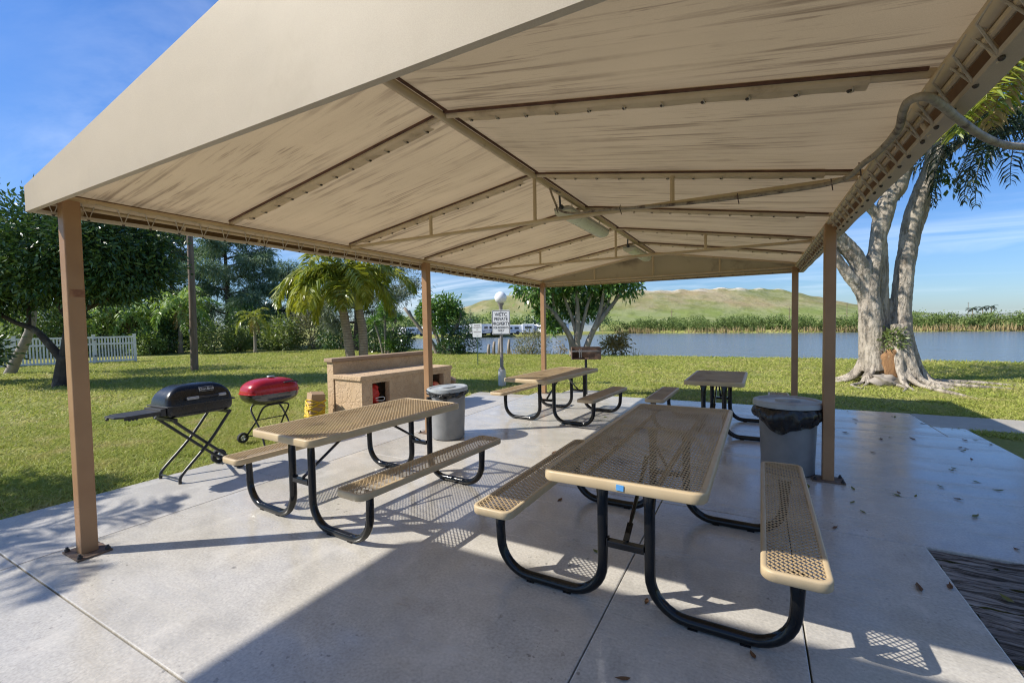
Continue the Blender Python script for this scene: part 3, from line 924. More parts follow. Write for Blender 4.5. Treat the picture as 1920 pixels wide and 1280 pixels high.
def coated_top(name, x0, x1, y0, y1, z, rim, rad, parent, px=.036, py=.0185, depth=.058):
    """rounded rim round a panel of real expanded steel mesh, one object"""
    prof = [(rim, -.004), (rim - .004, 0.0), (.010, 0.0), (.003, -.003), (0.0, -.010), (0.0, -depth + .006), (.004, -depth), (rim * .5, -depth), (rim * .5, -.012), (rim, -.010)]
    loops = []
    for ins, dz in prof:
        rr = max(.012, rad - ins)
        loops.append([(p[0], p[1], z + dz) for p in rrect(x0 + ins, x1 - ins, y0 + ins, y1 - ins, rr)])
    n = len(loops[0])
    vs = [p for l in loops for p in l]; fs = []
    for i in range(len(loops)):
        i2 = (i + 1) % len(loops)
        for j in range(n):
            j2 = (j + 1) % n
            fs.append((i * n + j, i * n + j2, i2 * n + j2, i2 * n + j))
    nrim = len(fs)
    ix0, ix1, iy0, iy1 = x0 + rim - .004, x1 - rim + .004, y0 + rim - .004, y1 - rim + .004
    nxs = max(4, int(round((ix1 - ix0) / (px / 2)))); hx = (ix1 - ix0) / nxs
    nys = max(3, int(round((iy1 - iy0) / py))); hy = (iy1 - iy0) / nys
    hw, zt, zb = .0029, z - .003, z - .0065
    V = []; Fq = []
    for j in range(nys + 1):
        b = len(vs) + len(V)
        for i in range(nxs + 1):
            x = ix0 + i * hx
            y = iy0 + j * hy + (hy * .5 - .0006) * (1 if (i + j) % 2 == 0 else -1)
            y = min(max(y, iy0 + .001), iy1 - .001)
            w_ = hw * 1.35
            V += [(x, y - w_, zt), (x, y + w_, zt), (x, y + w_, zb), (x, y - w_, zb)]
        for i in range(nxs):
            o = b + i * 4
            for e in range(4):
                e2 = (e + 1) % 4
                Fq.append((o + e, o + e2, o + 4 + e2, o + 4 + e))
    o = np_mesh(name, vs + V, fs + Fq, [M['plastic_tan'], M['tan_top']], parent)
    mi = np.zeros(len(fs) + len(Fq), dtype=np.int32); mi[nrim:] = 1
    o.data.polygons.foreach_set('material_index', mi)
    sm = np.zeros(len(mi), dtype=bool); sm[:nrim] = True
    o.data.polygons.foreach_set('use_smooth', sm)
    o.data.set_sharp_from_angle(angle=R(50))
    return o


def leg_mesh(s, y, name, parent, bx=.82):
    """U shaped tube: upright under the table, floor run, riser under the bench"""
    P = [(.135, .735), (.135, .725), (.135, .67), (.135, .61), (.135, .24)]
    r = .205
    for i in range(1, 9):
        a = PI + (PI / 2) * i / 8
        P.append((.135 + r + r * math.cos(a), .032 + r + r * math.sin(a)))
    xr = bx + .01
    P.append((.34 + (xr - r - .34) * .5, .032))
    for i in range(0, 9):
        a = -PI / 2 + (PI / 2) * i / 8
        P.append((xr - r + r * math.cos(a), .032 + r + r * math.sin(a)))
    P += [(xr + .004, .31), (xr + .004, .375), (xr + .004, .42), (xr + .004, .434)]
    k = len(P); n = 14
    ra = [.0305] * k; rb = [.0305] * k
    for i, (a, b) in enumerate(((.047, .012), (.045, .014), (.036, .024), (.031, .030))): ra[i], rb[i] = a, b
    for i, (a, b) in enumerate(((.044, .012), (.042, .014), (.036, .024), (.031, .029))): ra[k - 1 - i], rb[k - 1 - i] = a, b
    vs = []
    for i in range(k):
        p0, p1 = P[max(0, i - 1)], P[min(k - 1, i + 1)]
        tx, tz = p1[0] - p0[0], p1[1] - p0[1]; L = math.hypot(tx, tz); tx /= L; tz /= L
        nx_, nz_ = -tz, tx
        for j in range(n):
            a = 2 * PI * j / n
            vs.append((s * (P[i][0] + nx_ * ra[i] * math.cos(a)), y + rb[i] * math.sin(a), P[i][1] + nz_ * ra[i] * math.cos(a)))
    fs = []
    for i in range(k - 1):
        for j in range(n):
            j2 = (j + 1) % n
            q = (i * n + j, i * n + j2, (i + 1) * n + j2, (i + 1) * n + j)
            fs.append(q if s > 0 else q[::-1])
    fs += [tuple(range(n)), tuple(range((k - 1) * n, k * n))]
    mb = MB().add(vs, fs)
    # little feet shoes on the floor run
    for fx in (.36, xr - .22):
        mb.box((s * fx, y, .004), (.05, .045, .008))
    return mb.build(name, M['black_gloss'], parent, auto=40)


def picnic_table(label, loc, rz, ytop=(-.93, .93), ybench=(-.92, .92), yleg=(-.71, .71), W=.90, bw=.29, stain=False, group='tan picnic tables'):
    t = thing('picnic_table', label, 'picnic table', loc, rz, group)
    top = coated_top('tabletop', -W / 2, W / 2, ytop[0], ytop[1], .80, .034, .075, t)
    for s in (-1, 1):
        coated_top('bench', s * .82 - bw / 2, s * .82 + bw / 2, ybench[0], ybench[1], .485, .028, .065, t, depth=.05)
        for y in yleg: leg_mesh(s, y, 'leg', t)
    for y in yleg:
        d = 1 if y < 0 else -1
        mb = MB()
        mb.box((0, y, .385), (.215, .045, .006)).box((0, y - .02, .368), (.215, .006, .034))
        for s in (-1, 1): mb.box((s * .104, y, .38), (.008, .05, .04))
        mb.build('crossbar', M['black_gloss'], t, bev=.002)
        mb = MB()
        a, b = Vector((0, y + d * .01, .395)), Vector((0, y + d * .56, .738))
        u = (b - a).normalized()
        mb.bar(a, a + u * .12, .034, .008, up=(0, -d, 1)); mb.tube([a + u * .10, a + u * .16, b - u * .10], [.008, .0125, .0125], 8)
        mb.bar(b - u * .12, b, .03, .008, up=(0, -d, 1))
        mb.lathe([(0, .012), (.010, .012), (.010, .0)], 6, (0, y + d * .012, .388))
        mb.build('brace', M['black_gloss'], t)
        MB().box((0, y, .736), (W - .12, .04, .012)).build('top_bracket', M['plastic_tan'], t)
    mb = MB()
    for x in (-.2, .2): mb.box((x, (ytop[0] + ytop[1]) / 2, .778), (.02, ytop[1] - ytop[0] - .1, .02))
    mb.build('stiffener', M['plastic_tan'], t)
    return t
TA = picnic_table('sunlit tan mesh picnic table behind the front left brown post', (-3.29, 3.11, 0), R(-3.5), (-.91, .91), (-.90, .90), (-.71, .70), W=.84)
TB = picnic_table('largest nearest tan mesh picnic table with blue tape on its front rim', (-.64, 3.19, 0), R(-.6), (-.86, 1.54), (-.84, 1.03), (-.68, .72), W=.89)
MB().box((.02, -.8625, .770), (.04, .005, .03), M=Matrix.Rotation(R(4), 4, 'Y')).build('tape', M['blue_tape'], TB)
TC = picnic_table('tan picnic table at the far left corner by the lamp post', (-3.02, 7.28, 0), R(-4.4), (-1.20, .84), (-.80, .80), (-.48, .76), W=.80)
TD = picnic_table('shaded tan picnic table at the far edge behind the lidded bin', (-.50, 7.50, 0), R(-.8), (-.75, .80), (-.66, .80), (-.62, .62), W=.78)


# ------------------------------------------------------------------ bins
def bin_can(label, loc, rt, rb, h, bagged, lid_r, tilt=(0, 0, 0)):
    t = thing('rubbish_bin', label, 'rubbish bin', loc, 0, 'grey rubbish bins')
    prof = [(0, .004), (rb - .02, .004), (rb, .018), (rb + .004, .03)]
    for i in range(1, 7): prof.append((rb + (rt - rb) * i / 6, .03 + (h - .09) * i / 6))
    prof += [(rt + .018, h - .055), (rt + .02, h - .02), (rt + .012, h), (rt - .012, h), (rt - .014, h - .05)]
    MB().lathe(prof, 48).build('can', M['can_grey'], t, auto=35)
    lz = h + (.010 if bagged else .015)
    lp = [(0, .045), (.105, .045), (.118, .040), (.12, .026), (lid_r * .62, .022), (lid_r * .80, .020), (lid_r * .86, .034), (lid_r * .93, .036), (lid_r * .985, .028),
          (lid_r, .012), (lid_r, -.022), (lid_r - .012, -.022)]
    lid = MB().lathe(lp, 56).build('lid', M['lid_grey'], t, auto=35)
    lid.location = (0, 0, lz)
    lid.rotation_euler = tilt
    # bag hanging over the rim
    n, m = 120, 16
    vs = []
    g = np.random.default_rng(5 if bagged else 6)
    ph = g.random(8) * 6.28
    dep = .21 if bagged else .075
    for i in range(m + 1):
        tt = i / m
        for j in range(n):
            a = 2 * PI * j / n
            low = dep * (1 + .28 * math.sin(a * 2 + ph[0]) + .10 * math.sin(a * 5 + ph[1]))
            z = h + .004 - low * tt
            fold = .008 * math.sin(a * 17 + ph[2] + tt * 3) + .006 * math.sin(a * 31 + ph[3] - tt * 5) + .010 * math.sin(a * 7 + tt * 6 + ph[4])
            bulge = (.045 if bagged else .012) * math.sin(PI * min(1, tt * 1.15)) * (1 + .35 * math.sin(a * 3 + ph[5]))
            rr = rt + .026 + bulge + fold * (.3 + tt)
            if tt > .93: rr = rt + .012 + .006 * math.sin(a * 9)
            vs.append((rr * math.cos(a), rr * math.sin(a), z + .006 * math.sin(a * 13 + tt * 9)))
    fs = [(i * n + j, (i + 1) * n + j, (i + 1) * n + (j + 1) % n, i * n + (j + 1) % n) for i in range(m) for j in range(n)]
    MB().add(vs, fs).build('bin_bag', M['bag'], t, smooth=True)
    if bagged:
        mb = MB()
        a0 = R(-5)
        mb.sphere(((rt + .05) * math.cos(a0), (rt + .05) * math.sin(a0), h - .10), .045, 12, 8, (1, 1.1, 1.5))
        mb.build('bag_knot', M['bag'], t, smooth=True)
    else:
        pts = [((rt + .04) * math.cos(a), (rt + .04) * math.sin(a), h - .012 + .02 * math.sin(a * 2)) for a in np.linspace(R(150), R(330), 24)]
        pts = [(-rt - .10, .10, h + .03), (-rt - .06, .07, h + .005)] + pts
        mb = MB().tube(pts, .010, 7)
        for a in (R(-120), R(-60)):
            mb.box(((rt + .03) * math.cos(a), (rt + .03) * math.sin(a), h - .10), (.05, .05, .05), rz=a)
        mb.build('lid_strap', M['black_matt'], t)
    return t
bin_can('large grey bin with black bag and flat lid beside the right post', (.315, 5.66, 0), .275, .25, .735, True, .335)
bin_can('pale grey lidded bin standing at the middle left post', (-3.97, 5.28, 0), .262, .235, .70, False, .30, (R(2), R(-2), 0))


# ------------------------------------------------------------------ portable grills
def superell(cx, cy, cz, a, b, c, e1, e2, z0, z1, n=40, m=10, taper=0):
    """band of a superellipsoid between normalised heights z0..z1 (-1..1)"""
    vs = []
    sg = lambda v, p: math.copysign(abs(v) ** p, v)
    for i in range(m + 1):
        t = z0 + (z1 - z0) * i / m
        ph = math.asin(max(-1, min(1, t)))
        for j in range(n):
            th = 2 * PI * j / n
            rx = sg(math.cos(ph), e1)
            vs.append((cx + a * rx * sg(math.cos(th), e2), cy + b * rx * sg(math.sin(th), e2), cz + c * sg(math.sin(ph), e1)))
    fs = [(i * n + j, i * n + (j + 1) % n, (i + 1) * n + (j + 1) % n, (i + 1) * n + j) for i in range(m) for j in range(n)]
    fs.append(tuple(range(n - 1, -1, -1))); fs.append(tuple(m * n + j for j in range(n)))
    return vs, fs


def wheel(parent, x, y, r, wd):
    w_ = MB().lathe([(r * .55, -wd / 2), (r * .95, -wd / 2), (r, -wd / 3), (r, wd / 3), (r * .95, wd / 2), (r * .55, wd / 2)], 28).build('wheel', M['tyre'], parent, auto=40)
    w_.rotation_euler = (0, R(90), 0); w_.location = (x, y, r)
    mb = MB().lathe([(0, -wd * .4), (r * .2, -wd * .4), (r * .2, wd * .4), (0, wd * .4)], 14).lathe([(r * .5, -wd * .3), (r * .62, -wd * .3), (r * .62, wd * .3), (r * .5, wd * .3), (r * .5, -wd * .3)], 24)
    for i in range(5):
        a = 2 * PI * i / 5
        mb.bar((0, 0, 0), (r * .56 * math.cos(a), r * .56 * math.sin(a), 0), r * .2, wd * .5)
    mb.build('hub', M['steel'], w_)


def text_obj(name, body, size, mat, parent, loc, rot, ext=.002, align='CENTER', sx=1.0, bold=0.0):
    cu = bpy.data.curves.new('lettering', 'FONT'); cu.body = body; cu.size = size; cu.align_x = align; cu.align_y = 'CENTER'
    cu.extrude = ext; cu.offset = bold; cu.resolution_u = 3
    ob = bpy.data.objects.new('lettering_tmp', cu); COL.objects.link(ob)
    me = bpy.data.meshes.new_from_object(ob.evaluated_get(bpy.context.evaluated_depsgraph_get()))
    bpy.data.objects.remove(ob)
    me.materials.clear()
    o = link_mesh(name, me, mat, parent)
    o.location = loc; o.rotation_euler = rot; o.scale = (sx, 1, 1)
    return o

# black folding grill, long side facing the patio (+X)
g = thing('portable_grill', 'black folding barbecue grill with side shelf on crossed legs', 'barbecue grill', (-5.62, 2.70, 0), R(1))
vs, fs = superell(0, 0, .835, .205, .345, .215, .48, .22, 0, 1, 64, 12)
vs = [(x * (1 - .30 * max(0, (z - .835) / .215) ** 1.3), y * (1 - .26 * max(0, (z - .835) / .215) ** 1.8), z) for x, y, z in vs]
lid = MB().add(vs, fs).build('lid', M['grill_black'], g, auto=35)
vs, fs = superell(0, 0, .832, .205, .345, .135, .40, .22, -1, 0, 64, 8)
MB().add(vs, fs).build('bowl', M['grill_black'], g, auto=35)
MB().box((0, 0, .836), (.43, .71, .014)).build('rim', M['black_matt'], g, bev=.006)
mb = MB().tube([(.185, -.16, .905), (.235, -.16, .905), (.235, .22, .905), (.185, .22, .905)], .011, 8)
mb.cur = 1; mb.tube([(.235, -.17, .905), (.235, -.06, .905)], .016, 10).tube([(.235, .15, .905), (.235, .23, .905)], .016, 10)
mb.build('handle', [M['black_matt'], M['steel']], g)
b_ = MB().box((.182, .05, .985), (.006, .15, .052), M=Matrix.Rotation(R(-14), 4, 'Y')).build('badge', M['steel'], g, bev=.006)
MB().box((.1835, .05, .985), (.006, .142, .044), M=Matrix.Rotation(R(-14), 4, 'Y')).build('badge_face', M['black_matt'], b_)
text_obj('badge_lettering', 'Char-Broil', .036, M['sign_white'], b_, (.189, .05, .986), Euler((R(90) , 0, R(90))), .001).rotation_euler = (R(76), 0, R(90))
s_ = MB().box((.0, -.52, .792), (.30, .34, .018))
s_.poly([(-.15, -.69, .783), (.15, -.69, .783), (.10, -.76, .783), (-.10, -.76, .783)], (0, 0, .018))
s_.box((.155, -.52, .782), (.012, .36, .04)).box((-.155, -.52, .782), (.012, .36, .04))
s_.box((0, -.37, .785), (.34, .05, .075))
for y in (-.66, -.63, -.60): s_.sphere((.165, y, .765), .013, 8, 6)
s_.sphere((.0, -.775, .78), .016, 8, 6)
s_.build('side_shelf', M['black_matt'], g, bev=.004)
for x in (-.20, .20):
    MB().tube(smooth_path([(x, .30, .70), (x, .25, .64), (x, .05, .38), (x, -.20, .13), (x, -.255, .06), (x, -.26, .0)], 4), .016, 10).build('leg', M['black_satin'], g, auto=40)
    MB().tube([(x * .82, -.30, .70), (x * .82, -.20, .60), (x * .82, .30, .12), (x * .82, .37, .07)], .016, 10).build('leg', M['black_satin'], g, auto=40)
MB().tube([(-.2, -.258, .045), (.2, -.258, .045)], .010, 8).build('foot_bar', M['black_satin'], g, auto=40)
MB().tube([(-.20, .37, .085), (.20, .37, .085)], .009, 8).build('axle', M['black_satin'], g, auto=40)
for y in (-.28, .28): MB().box((0, y, .69), (.42, .04, .03)).build('support_rail', M['black_satin'], g)
for x in (-.215, .215): wheel(g, x, .37, .085, .05)
mb = MB().box((.188, .02, .775), (.004, .24, .05), M=Matrix.Rotation(R(9), 4, 'Y')).build('label_plate', M['rust'], g)

# red folding grill
g = thing('portable_grill', 'red lidded barbecue grill with black bowl on folding legs', 'barbecue grill', (-6.24, 4.02, 0), R(-4))
vs, fs = superell(0, 0, .735,   .235, .375, .20, .78, .55, 0, 1, 56, 12)
MB().add(vs, fs).build('lid', M['red_enamel'], g, auto=35)
vs, fs = superell(0, 0, .725, .235, .375, .185, .85, .55, -1, 0, 56, 10)
MB().add(vs, fs).build('bowl', M['bowl'], g, auto=35)
rp = [(x * 1.012, y * 1.012) for x, y in [(v[0], v[1]) for v in superell(0, 0, 0, .235, .375, .2, .8, .55, 0, .01, 56, 1)[0][:56]]]
mb = MB().tube([(x, y, .732) for x, y in rp + rp[:1]], .009, 6)
mb.build('rim', M['red_enamel'], g)
MB().tube(smooth_path([(.185, .10, .855), (.225, .11, .865), (.228, .20, .872), (.222, .29, .860), (.19, .30, .845)], 4), .010, 8).build('handle', M['black_matt'], g)
MB().lathe([(0, .018), (.05, .018), (.055, .008), (.02, .0)], 20, (0, .02, .938)).build('vent_cap', M['steel'], g)
MB().box((.0, .415, .735), (.07, .05, .02)).build('latch', M['black_matt'], g)
for s in (-1, 1):
    MB().tube(smooth_path([(-.25, s * .24, .075), (-.12, s * .22, .21), (0, s * .20, .34), (.11, s * .20, .47), (.15, s * .18, .53), (.14, s * .12, .552), (.13, 0, .555)], 5), .0125, 10).build('leg', M['black_satin'], g, auto=50)
    MB().tube(smooth_path([(.26, s * .24, .0), (.13, s * .22, .19), (.012, s * .225, .34), (-.11, s * .22, .47), (-.15, s * .18, .53), (-.14, s * .12, .548), (-.13, 0, .55)], 5), .0125, 10).build('leg', M['black_satin'], g, auto=50)
MB().tube([(0, -.23, .34), (0, .23, .34)], .008, 8).build('crossbar', M['black_satin'], g, auto=50)
MB().tube([(-.25, -.26, .075), (-.25, .26, .075)], .009, 8).build('axle', M['black_satin'], g, auto=50)
for y in (-.28, .28):
    wheel(g, -.25, y, .075, .045)


# ------------------------------------------------------------------ masonry barbecue counter
c = thing('barbecue_counter', 'tan stucco barbecue counter with raised back wall and two openings', 'barbecue counter', (-5.89, 5.43, 0), R(-5.9))
# local: y along the front 0..2.25, x negative to the back
def counter_body():
    mb = MB(); L = 2.24
    ops = [(.22, .60, .27, .66), (1.62, 2.02, .27, .66)]
    ys = [0, .22, .60, 1.62, 2.02, L]
    for i in range(5):
        y0, y1 = ys[i], ys[i + 1]
        if i in (1, 3):
            mb.box((-.06, (y0 + y1) / 2, .115), (.12, y1 - y0, .33)); mb.box((-.06, (y0 + y1) / 2, .69), (.12, y1 - y0, .06))
        else:
            mb.box((-.06, (y0 + y1) / 2, .335), (.12, y1 - y0, .77))
    mb.box((-.435, .055, .335), (.63, .11, .77)); mb.box((-.435, L - .055, .335), (.63, .11, .77))
    mb.box((-.70, L / 2, .335), (.10, L - .22, .77))
    mb.box((-.385, L / 2, .20), (.53, L - .22, .10))
    return mb.build('body', M['stucco'], c)
counter_body()
MB().box((-.375, 1.12, .76), (.79, 2.30, .085)).build('countertop', M['stucco'], c, bev=.014)
MB().box((-.865, 1.12, .485), (.19, 2.28, 1.07)).build('back_wall', M['stucco'], c, bev=.01)
MB().box((-.865, 1.12, 1.055), (.25, 2.36, .065)).build('wall_cap', M['stucco_cap'], c, bev=.008)


def sack(label, loc, rz, mat, sc, seed):
    g_ = np.random.default_rng(seed); ph = g_.random(9) * 6.28
    vs, fs = superell(0, 0, 0, .5, .5, .5, .55, .5, -1, 1, 36, 18)
    vs = [(x * sc[0] * (1 + .08 * math.sin(z * 9 + ph[0]) + .05 * math.sin(y * 17 + ph[1])) + .02 * math.sin(z * 14 + y * 8 + ph[2]),
           y * sc[1] * (1 + .08 * math.sin(z * 11 + ph[3]) + .05 * math.sin(x * 13 + ph[4])), z * sc[2] + sc[2] * .49 + .012 * math.sin(x * 15 + y * 12 + ph[5])) for x, y, z in vs]
    o = MB().add(vs, fs).build('charcoal_sack', mat, None, smooth=True)
    o.location = loc; o.rotation_euler = (0, 0, rz)
    return tag(o, label, 'sack')
def cw(x, y, z):   # counter local to world
    a = R(-5.9); return (-5.89 + x * math.cos(a) - y * math.sin(a), 5.43 + x * math.sin(a) + y * math.cos(a), z)
sack('red charcoal sack inside the left opening of the stucco counter', cw(-.22, .36, .25), R(-6), M['red_bag'], (.24, .22, .37), 3)
sack('red sack inside the right opening of the stucco counter', cw(-.22, 1.74, .25), R(-6), M['red_bag'], (.24, .20, .33), 4)
sack('pink and orange sack beside the red sack in the right opening', cw(-.17, 1.90, .25), R(10), M['pink_bag'], (.20, .16, .24), 5)
o = MB().tube(smooth_path([cw(-.02, .30, .385), cw(.015, .36, .40), cw(.02, .45, .39), cw(.015, .46, .345), cw(.02, .40, .335), cw(.0, .30, .35)], 5), .006, 6).build('white_tie', M['white'])
tag(o, 'white plastic loop hanging out of the left opening of the counter', 'plastic tie')


def wrapped_box(label, loc, rz, tilt):
    t = thing('wrapped_carton', label, 'carton', loc, rz)
    q = MB().box((0, 0, .26), (.25, .23, .52)); 
    q.box((.06, 0, .53), (.12, .22, .02), M=Matrix.Rotation(R(18), 4, 'Y'))
    q = q.build('box', M['cardboard'], t, bev=.006)
    q.rotation_euler = tilt
    mb = MB()
    g_ = np.random.default_rng(int(abs(loc[1]) * 100))
    for i in range(15):
        z0 = .05 + .32 * g_.random(); sl = g_.normal(0, .14)
        pts = []
        for a in np.linspace(0, 2 * PI, 17):
            x = .135 * max(-1, min(1, 1.35 * math.cos(a))); y = .125 * max(-1, min(1, 1.35 * math.sin(a)))
            pts.append((x * (1 + .05 * g_.random()), y * (1 + .05 * g_.random()), max(.015, z0 + sl * math.cos(a + i) * .5 + .01 * g_.random())))
        mb.tube(pts, .008 + .008 * g_.random(), 6)
    w_ = mb.build('yellow_wrap', M['yellow_rope'], t, smooth=True); w_.rotation_euler = tilt
    return t
wrapped_box('cardboard carton wrapped in yellow rope between red grill and counter', (-6.82, 5.18, -.02), R(-20), (R(-5), R(4), 0))
wrapped_box('small yellow wrapped carton leaning at the far end of the counter', (-5.98, 7.93, -.02), R(30), (R(12), R(10), 0))


# ------------------------------------------------------------------ pedestal grill, lamp post, signs
g = thing('pedestal_grill', 'rusty steel park grill box on a single post', 'park grill', (-3.43, 9.86, 0), R(24))
mb = MB()
mb.box((0, .19, .955), (.66, .012, .27)); mb.box((0, 0, .826), (.66, .38, .012))
mb.box((.325, 0, .955), (.012, .38, .27)); mb.box((-.325, 0, .955), (.012, .38, .27)); mb.box((.26, -.185, .955), (.14, .012, .27))
mb.build('firebox', M['rust'], g)
mb = MB()
for i in range(14): mb.tube([(-.31 + i * .048, -.18, 1.0), (-.31 + i * .048, .18, 1.0)], .006, 6)
mb.tube([(-.33, -.195, 1.02), (.33, -.195, 1.02)], .008, 6); mb.tube([(-.33, -.195, 1.0), (.33, -.195, 1.0)], .006, 6)
for x in (-.12, -.16): mb.tube([(x, -.195, 1.06), (x, -.2, .86)], .008, 6)
mb.build('grate', M['steel'], g)
mb = MB(); mb.poly([(-.02, -.17, 1.01), (.20, -.17, 1.01), (.20, -.17, .835), (.06, -.17, .835)], (0, .02, 0)); mb.build('front_flap', M['rust'], g)
MB().tube([(0, 0, -.05), (0, 0, .83)], .03, 10).build('post', M['black_matt'], g)

lp = thing('lamp_post', 'globe lamp post on a white concrete footing', 'lamp post', (-6.02, 10.46, 0))
MB().lathe([(0, -.05), (.105, -.05), (.10, .40), (.09, .43), (0, .43)], 24).build('footing', M['concrete_white'], lp, auto=40)
MB().lathe([(.085, .42), (.085, .45), (.055, .48), (.047, .52), (.043, 2.02), (.05, 2.06), (.05, 2.14), (.085, 2.19), (.085, 2.22), (0, 2.22)], 20).build('pole', M['pole_grey'], lp, auto=40)
MB().sphere((0, 0, 2.365), .165, 32, 20).build('globe', M['globe'], lp, smooth=True)
MB().tube([(0, 0, 0), (.05, -.03, .0)], .02, 8).build('conduit_box', M['pole_grey'], lp).location = (.03, -.05, .5)


def sign(name, label, loc, rz, w_, h_, lines, matx, post=None, border=True):
    """lines: (text, z, size, sx)"""
    t = thing(name, label, 'sign', loc, rz)
    n = rrect(-w_ / 2, w_ / 2, -h_ / 2, h_ / 2, .035, 5)
    MB().poly([(x, .0, z) for x, z in n], (0, .008, 0)).build('sign_panel', M['sign_white'], t)
    if border:
        o1 = rrect(-w_ / 2 + .012, w_ / 2 - .012, -h_ / 2 + .012, h_ / 2 - .012, .028, 5)
        o2 = rrect(-w_ / 2 + .024, w_ / 2 - .024, -h_ / 2 + .024, h_ / 2 - .024, .018, 5)
        m = len(o1)
        MB().add([(x, -.0025, z) for x, z in o1 + o2], [(i, (i + 1) % m, m + (i + 1) % m, m + i) for i in range(m)]).build('border', M['sign_black'], t)
    for tx, z, s, sx, bold in lines:
        text_obj('lettering', tx, s, matx, t, (0, -.002, z), (R(90), 0, 0), .001, sx=sx, bold=bold)
    for z in (-h_ / 2 + .045, h_ / 2 - .045):
        o = MB().lathe([(0, .004), (.008, .003), (.010, 0)], 8).build('bolt', M['sign_black'], t); o.rotation_euler = (R(90), 0, 0); o.location = (0, -.002, z)
    if post:
        MB().box((0, .018, post[0] / 2 - loc[2] + post[1] / 2), (.035, .018, post[0] - post[1])).build('sign_post', M['green_pole'], t)
    return t
ang = math.atan2(10.40, -5.98) - PI / 2 - R(14)
sign('private_property_sign', 'white sign reading WETC private property fixed to the globe lamp post', (-5.992, 10.405, 1.705), ang, .50, .655,
     [('WETC', .205, .135, .88, .0012), ('PRIVATE', .085, .125, .80, .0012), ('PROPERTY', -.04, .125, .80, .0012), ('FOR RESIDENTS', -.145, .082, .72, .0005), ('ONLY', -.225, .082, .80, .0005)], M['sign_black'])
ang = math.atan2(15.4, -10.0) - PI / 2 - R(20)
sign('small_notice_sign', 'small white notice on a thin green post standing on the lawn', (-10.0, 15.4, 1.42), ang, .40, .56,
     [('PRIVATE', .20, .085, .8, .001), ('PROPERTY', .11, .085, .8, .001), ('NO', .025, .06, 1, .001), ('TRESPASSING', -.065, .072, .75, .001), ('- - -', -.15, .07, 1.2, .001), ('- - -', -.21, .07, 1.2, .001)], M['sign_grey'], post=(1.45, -.1), border=False)

# tall pole on the lawn
p = thing('wooden_pole', 'tall thin weathered wooden pole standing on the left lawn', 'pole', (-20.03, 9.74, 0))
MB().tube([(0, 0, -.2), (.01, .03, 3), (.0, .05, 7.4)], [.14, .125, .095], 14).build('shaft', M['pole_wood'], p, auto=50)
MB().box((0, -.13, 1.6), (.09, .02, .14)).build('tag_plate', M['pole_grey'], p)

# ------------------------------------------------------------------ white fence
f = thing('picket_fence', 'white vinyl fence of narrow pickets with a latched gate', 'fence', (-29.45, 11.45, -.03), 0)
d = Vector((-31.19 + 29.45, 6.89 - 11.45, 0)); d.normalize()
mbp = MB(); mbr = MB()
angf = math.atan2(d.y, d.x)
N = 78
for i in range(N):
    s = .12 + i * .118
    mbp.box(tuple(d * s + Vector((0, 0, .70))), (.062, .022, 1.27), rz=angf)
for z in (.12, 1.02, 1.36):
    mbr.box(tuple(d * (N * .059 + .06) + Vector((0, 0, z))), (N * .118 + .1, .05, .09), rz=angf)
mbp.build('pickets', M['white'], f); mbr.build('rails', M['white'], f)
for s in (0, 1.62, 4.4, 7.0, 9.3):
    MB().box(tuple(d * s + Vector((0, 0, .74))), (.13, .13, 1.5), rz=angf).box(tuple(d * s + Vector((0, 0, 1.50))), (.155, .155, .035), rz=angf).build('fence_post', M['white'], f, bev=.006)
mb = MB()
for z in (.42, 1.25): mb.box(tuple(d * 1.60 + Vector((.10, .0, z))), (.06, .22, .06), rz=angf)
mb.build('hinge', M['black_matt'], f)

# ------------------------------------------------------------------ fallen leaves
def leaf_mesh(L, W):
    vs = [(-L / 2, 0, 0), (-L * .2, W / 2, .004), (L * .2, W * .42, .007), (L / 2, 0, .013), (L * .2, -W * .42, .005), (-L * .2, -W / 2, .006), (0, 0, .0), (-L * .75, .002, .006)]
    me = bpy.data.meshes.new('fallen_leaf')
    me.from_pydata(vs, [], [(0, 6, 1), (1, 6, 2), (2, 6, 3), (3, 6, 4), (4, 6, 5), (5, 6, 0), (0, 1, 7)]); me.update()
    return me
LM = []
for i, (L, W) in enumerate(((.07, .032), (.05, .026), (.085, .03))):
    for mt in ('leaf_fall', 'leaf_fall_g'):
        me = leaf_mesh(L, W); me.materials.append(M[mt]); LM.append(me)
spots = []
g_ = np.random.default_rng(21)
for i in range(42): spots.append((.75 + 2.0 * g_.random(), 4.4 + 5.2 * g_.random()))
for i in range(6): spots.append((-.2 + 1.1 * g_.random(), 2.0 + 3.5 * g_.random()))
for i in range(5): spots.append((-2.2 + 2.2 * g_.random(), 1.7 + 2.6 * g_.random()))
for i in range(10): spots.append((-2.4 + 2.0 * g_.random(), 4.5 + 4 * g_.random()))
spots += [(-.42, 1.93), (1.05, 3.6), (1.30, 3.6), (1.28, 3.05), (-1.0, 3.05)]
for i, (x, y) in enumerate(spots):
    o = bpy.data.objects.new('fallen_leaf', LM[int(g_.integers(0, len(LM)))])
    o.location = (x, y, .004 if not (x > 1.09 and y < 4.18) else -.004); o.rotation_euler = (g_.normal(0, .12), g_.normal(0, .12), g_.random() * 6.28)
    q = (.7 + .6 * g_.random()) * (.62 if y < 2.7 else 1.0); o.scale = (q, q, q)
    COL.objects.link(o)
    tag(o, 'small dry leaf fallen on the ground under the canopy', 'leaf', 'fallen leaves')
